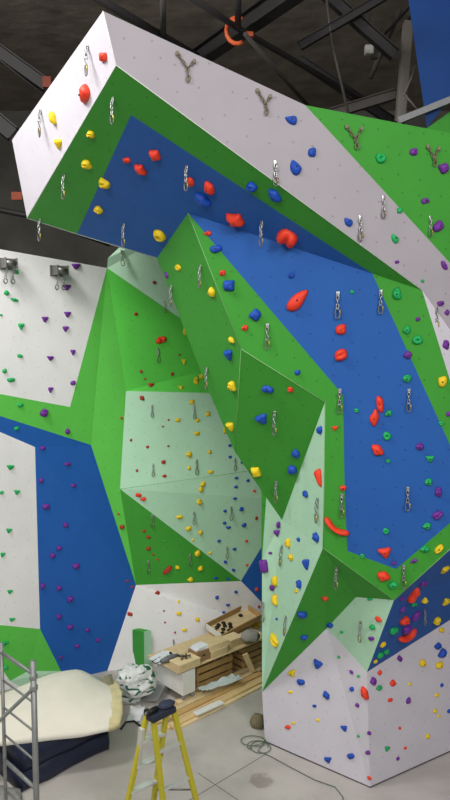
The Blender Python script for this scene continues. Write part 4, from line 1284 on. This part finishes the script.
# green wall volume standing behind the bench
gv0 = fl(137, 668, 0); gvz = .0
gpt = [at(132.5, 634, 12.35), at(144, 632, 12.25), at(151, 631.5, 12.33)]
gv = thing('climbing_volume', 'tall narrow green and mint wooden volume leaning on the white wall', 'climbing volume', Vector((gpt[1].x, gpt[1].y, 0)))
g0 = Vector(gv.location)
def face(name, a, b, z0, z1, m, lbl=None):
    bm = bm_new(); v = [Vector((a.x, a.y, z0)) - g0, Vector((b.x, b.y, z0)) - g0, Vector((b.x, b.y, z1)) - g0, Vector((a.x, a.y, z1)) - g0]
    add = [bm.verts.new(p) for p in v]; f = bm.faces.new(add); r = bmesh.ops.extrude_face_region(bm, geom=[f]); nn = (b - a).cross(Vector((0, 0, 1))).normalized()
    for x in r['geom']:
        if isinstance(x, bmesh.types.BMVert): x.co -= nn * .012
    o = obj(name, bm, m, gv)
    if lbl: o['label'] = lbl
zt_ = gpt[1].z
face('front_panel', gpt[0], gpt[1], 0, zt_, mat('vol_green', (58, 150, 58), .6), 'green front panel'); face('side_panel', gpt[1], gpt[2], 0, zt_, mat('vol_mint', (176, 222, 186), .6), 'mint side panel')
g3 = gpt[0] + (gpt[2] - gpt[1])
face('back_panel', gpt[2], g3, 0, zt_, mat('vol_mint', (176, 222, 186), .6)); face('end_panel', g3, gpt[0], 0, zt_, mat('vol_green', (58, 150, 58), .6))
bm = bm_new(); bm.faces.new([bm.verts.new(Vector((p_.x, p_.y, zt_ - .002)) - g0) for p_ in (gpt[0], gpt[1], gpt[2], g3)]); obj('top_panel', bm, mat('vol_green', (58, 150, 58), .6), gv)
# cable coils and the bag at the tower foot
CAB = mat('cable_green', (96, 112, 92), .6)
cc = fl(257, 748); loop = []
for j in range(46):
    a = j * .42; r_ = .16 + .02 * math.sin(j * .7); loop.append(cc + Vector((math.cos(a) * r_ * 1.0 + .06 * math.sin(j * .13), math.sin(a) * r_ * .9 + (.14 if j > 24 else 0), .012 + .0006 * j)))
lead = [fl(258, 751, .012), fl(272, 757, .012), fl(290, 767, .012), fl(315, 780, .012), fl(335, 787, .012), fl(343, 797, .012), fl(343, 812, .012)]
tag(tube('cable', loop + lead, .0065, CAB, None, 6), 'grey green cable coiled on the floor and trailing along the tower foot', 'cable', None, 'thing')
crumple('cloth_bag', fl(258, 729) + Vector((0, .05, 0)), (.11, .1, .13), mat('olive_bag', (124, 114, 88), .9, bump=.5), 'small dark olive cloth bag on the floor against the tower corner', 'bag', 1.9, 3)

# ------------------------------------------------------------------ light
wld = bpy.data.worlds.new('world'); SC.world = wld; wld.use_nodes = True
wld.node_tree.nodes['Background'].inputs['Color'].default_value = (0.85, 0.9, 1.0, 1); wld.node_tree.nodes['Background'].inputs['Strength'].default_value = 0.55
def area(loc, target, size, power, col=(1, .985, .965), sy=None):
    l = bpy.data.lights.new('unseen_light', 'AREA'); l.energy = power; l.size = size; l.color = col
    if sy: l.shape = 'RECTANGLE'; l.size_y = sy
    o = bpy.data.objects.new('unseen_light', l); COL.objects.link(o); o.location = loc
    o.rotation_euler = (Vector(target) - Vector(loc)).to_track_quat('-Z', 'Y').to_euler(); return o
area((4.5, -2.5, 12.0), (-1.0, 10, 4.5), 4.0, 1100)
area((-5.5, -0.5, 12.0), (0.0, 9.5, 5), 4.0, 700)
area((-5.2, 7.2, 12.2), (-0.5, 12.5, 4.0), 2.2, 650)  # unseen lamp added to brighten the back wall and left wedge
area((0.0, -4.5, 12.0), (0, 10, 5.0), 4.5, 330)  # unseen frontal fill light, added behind the camera
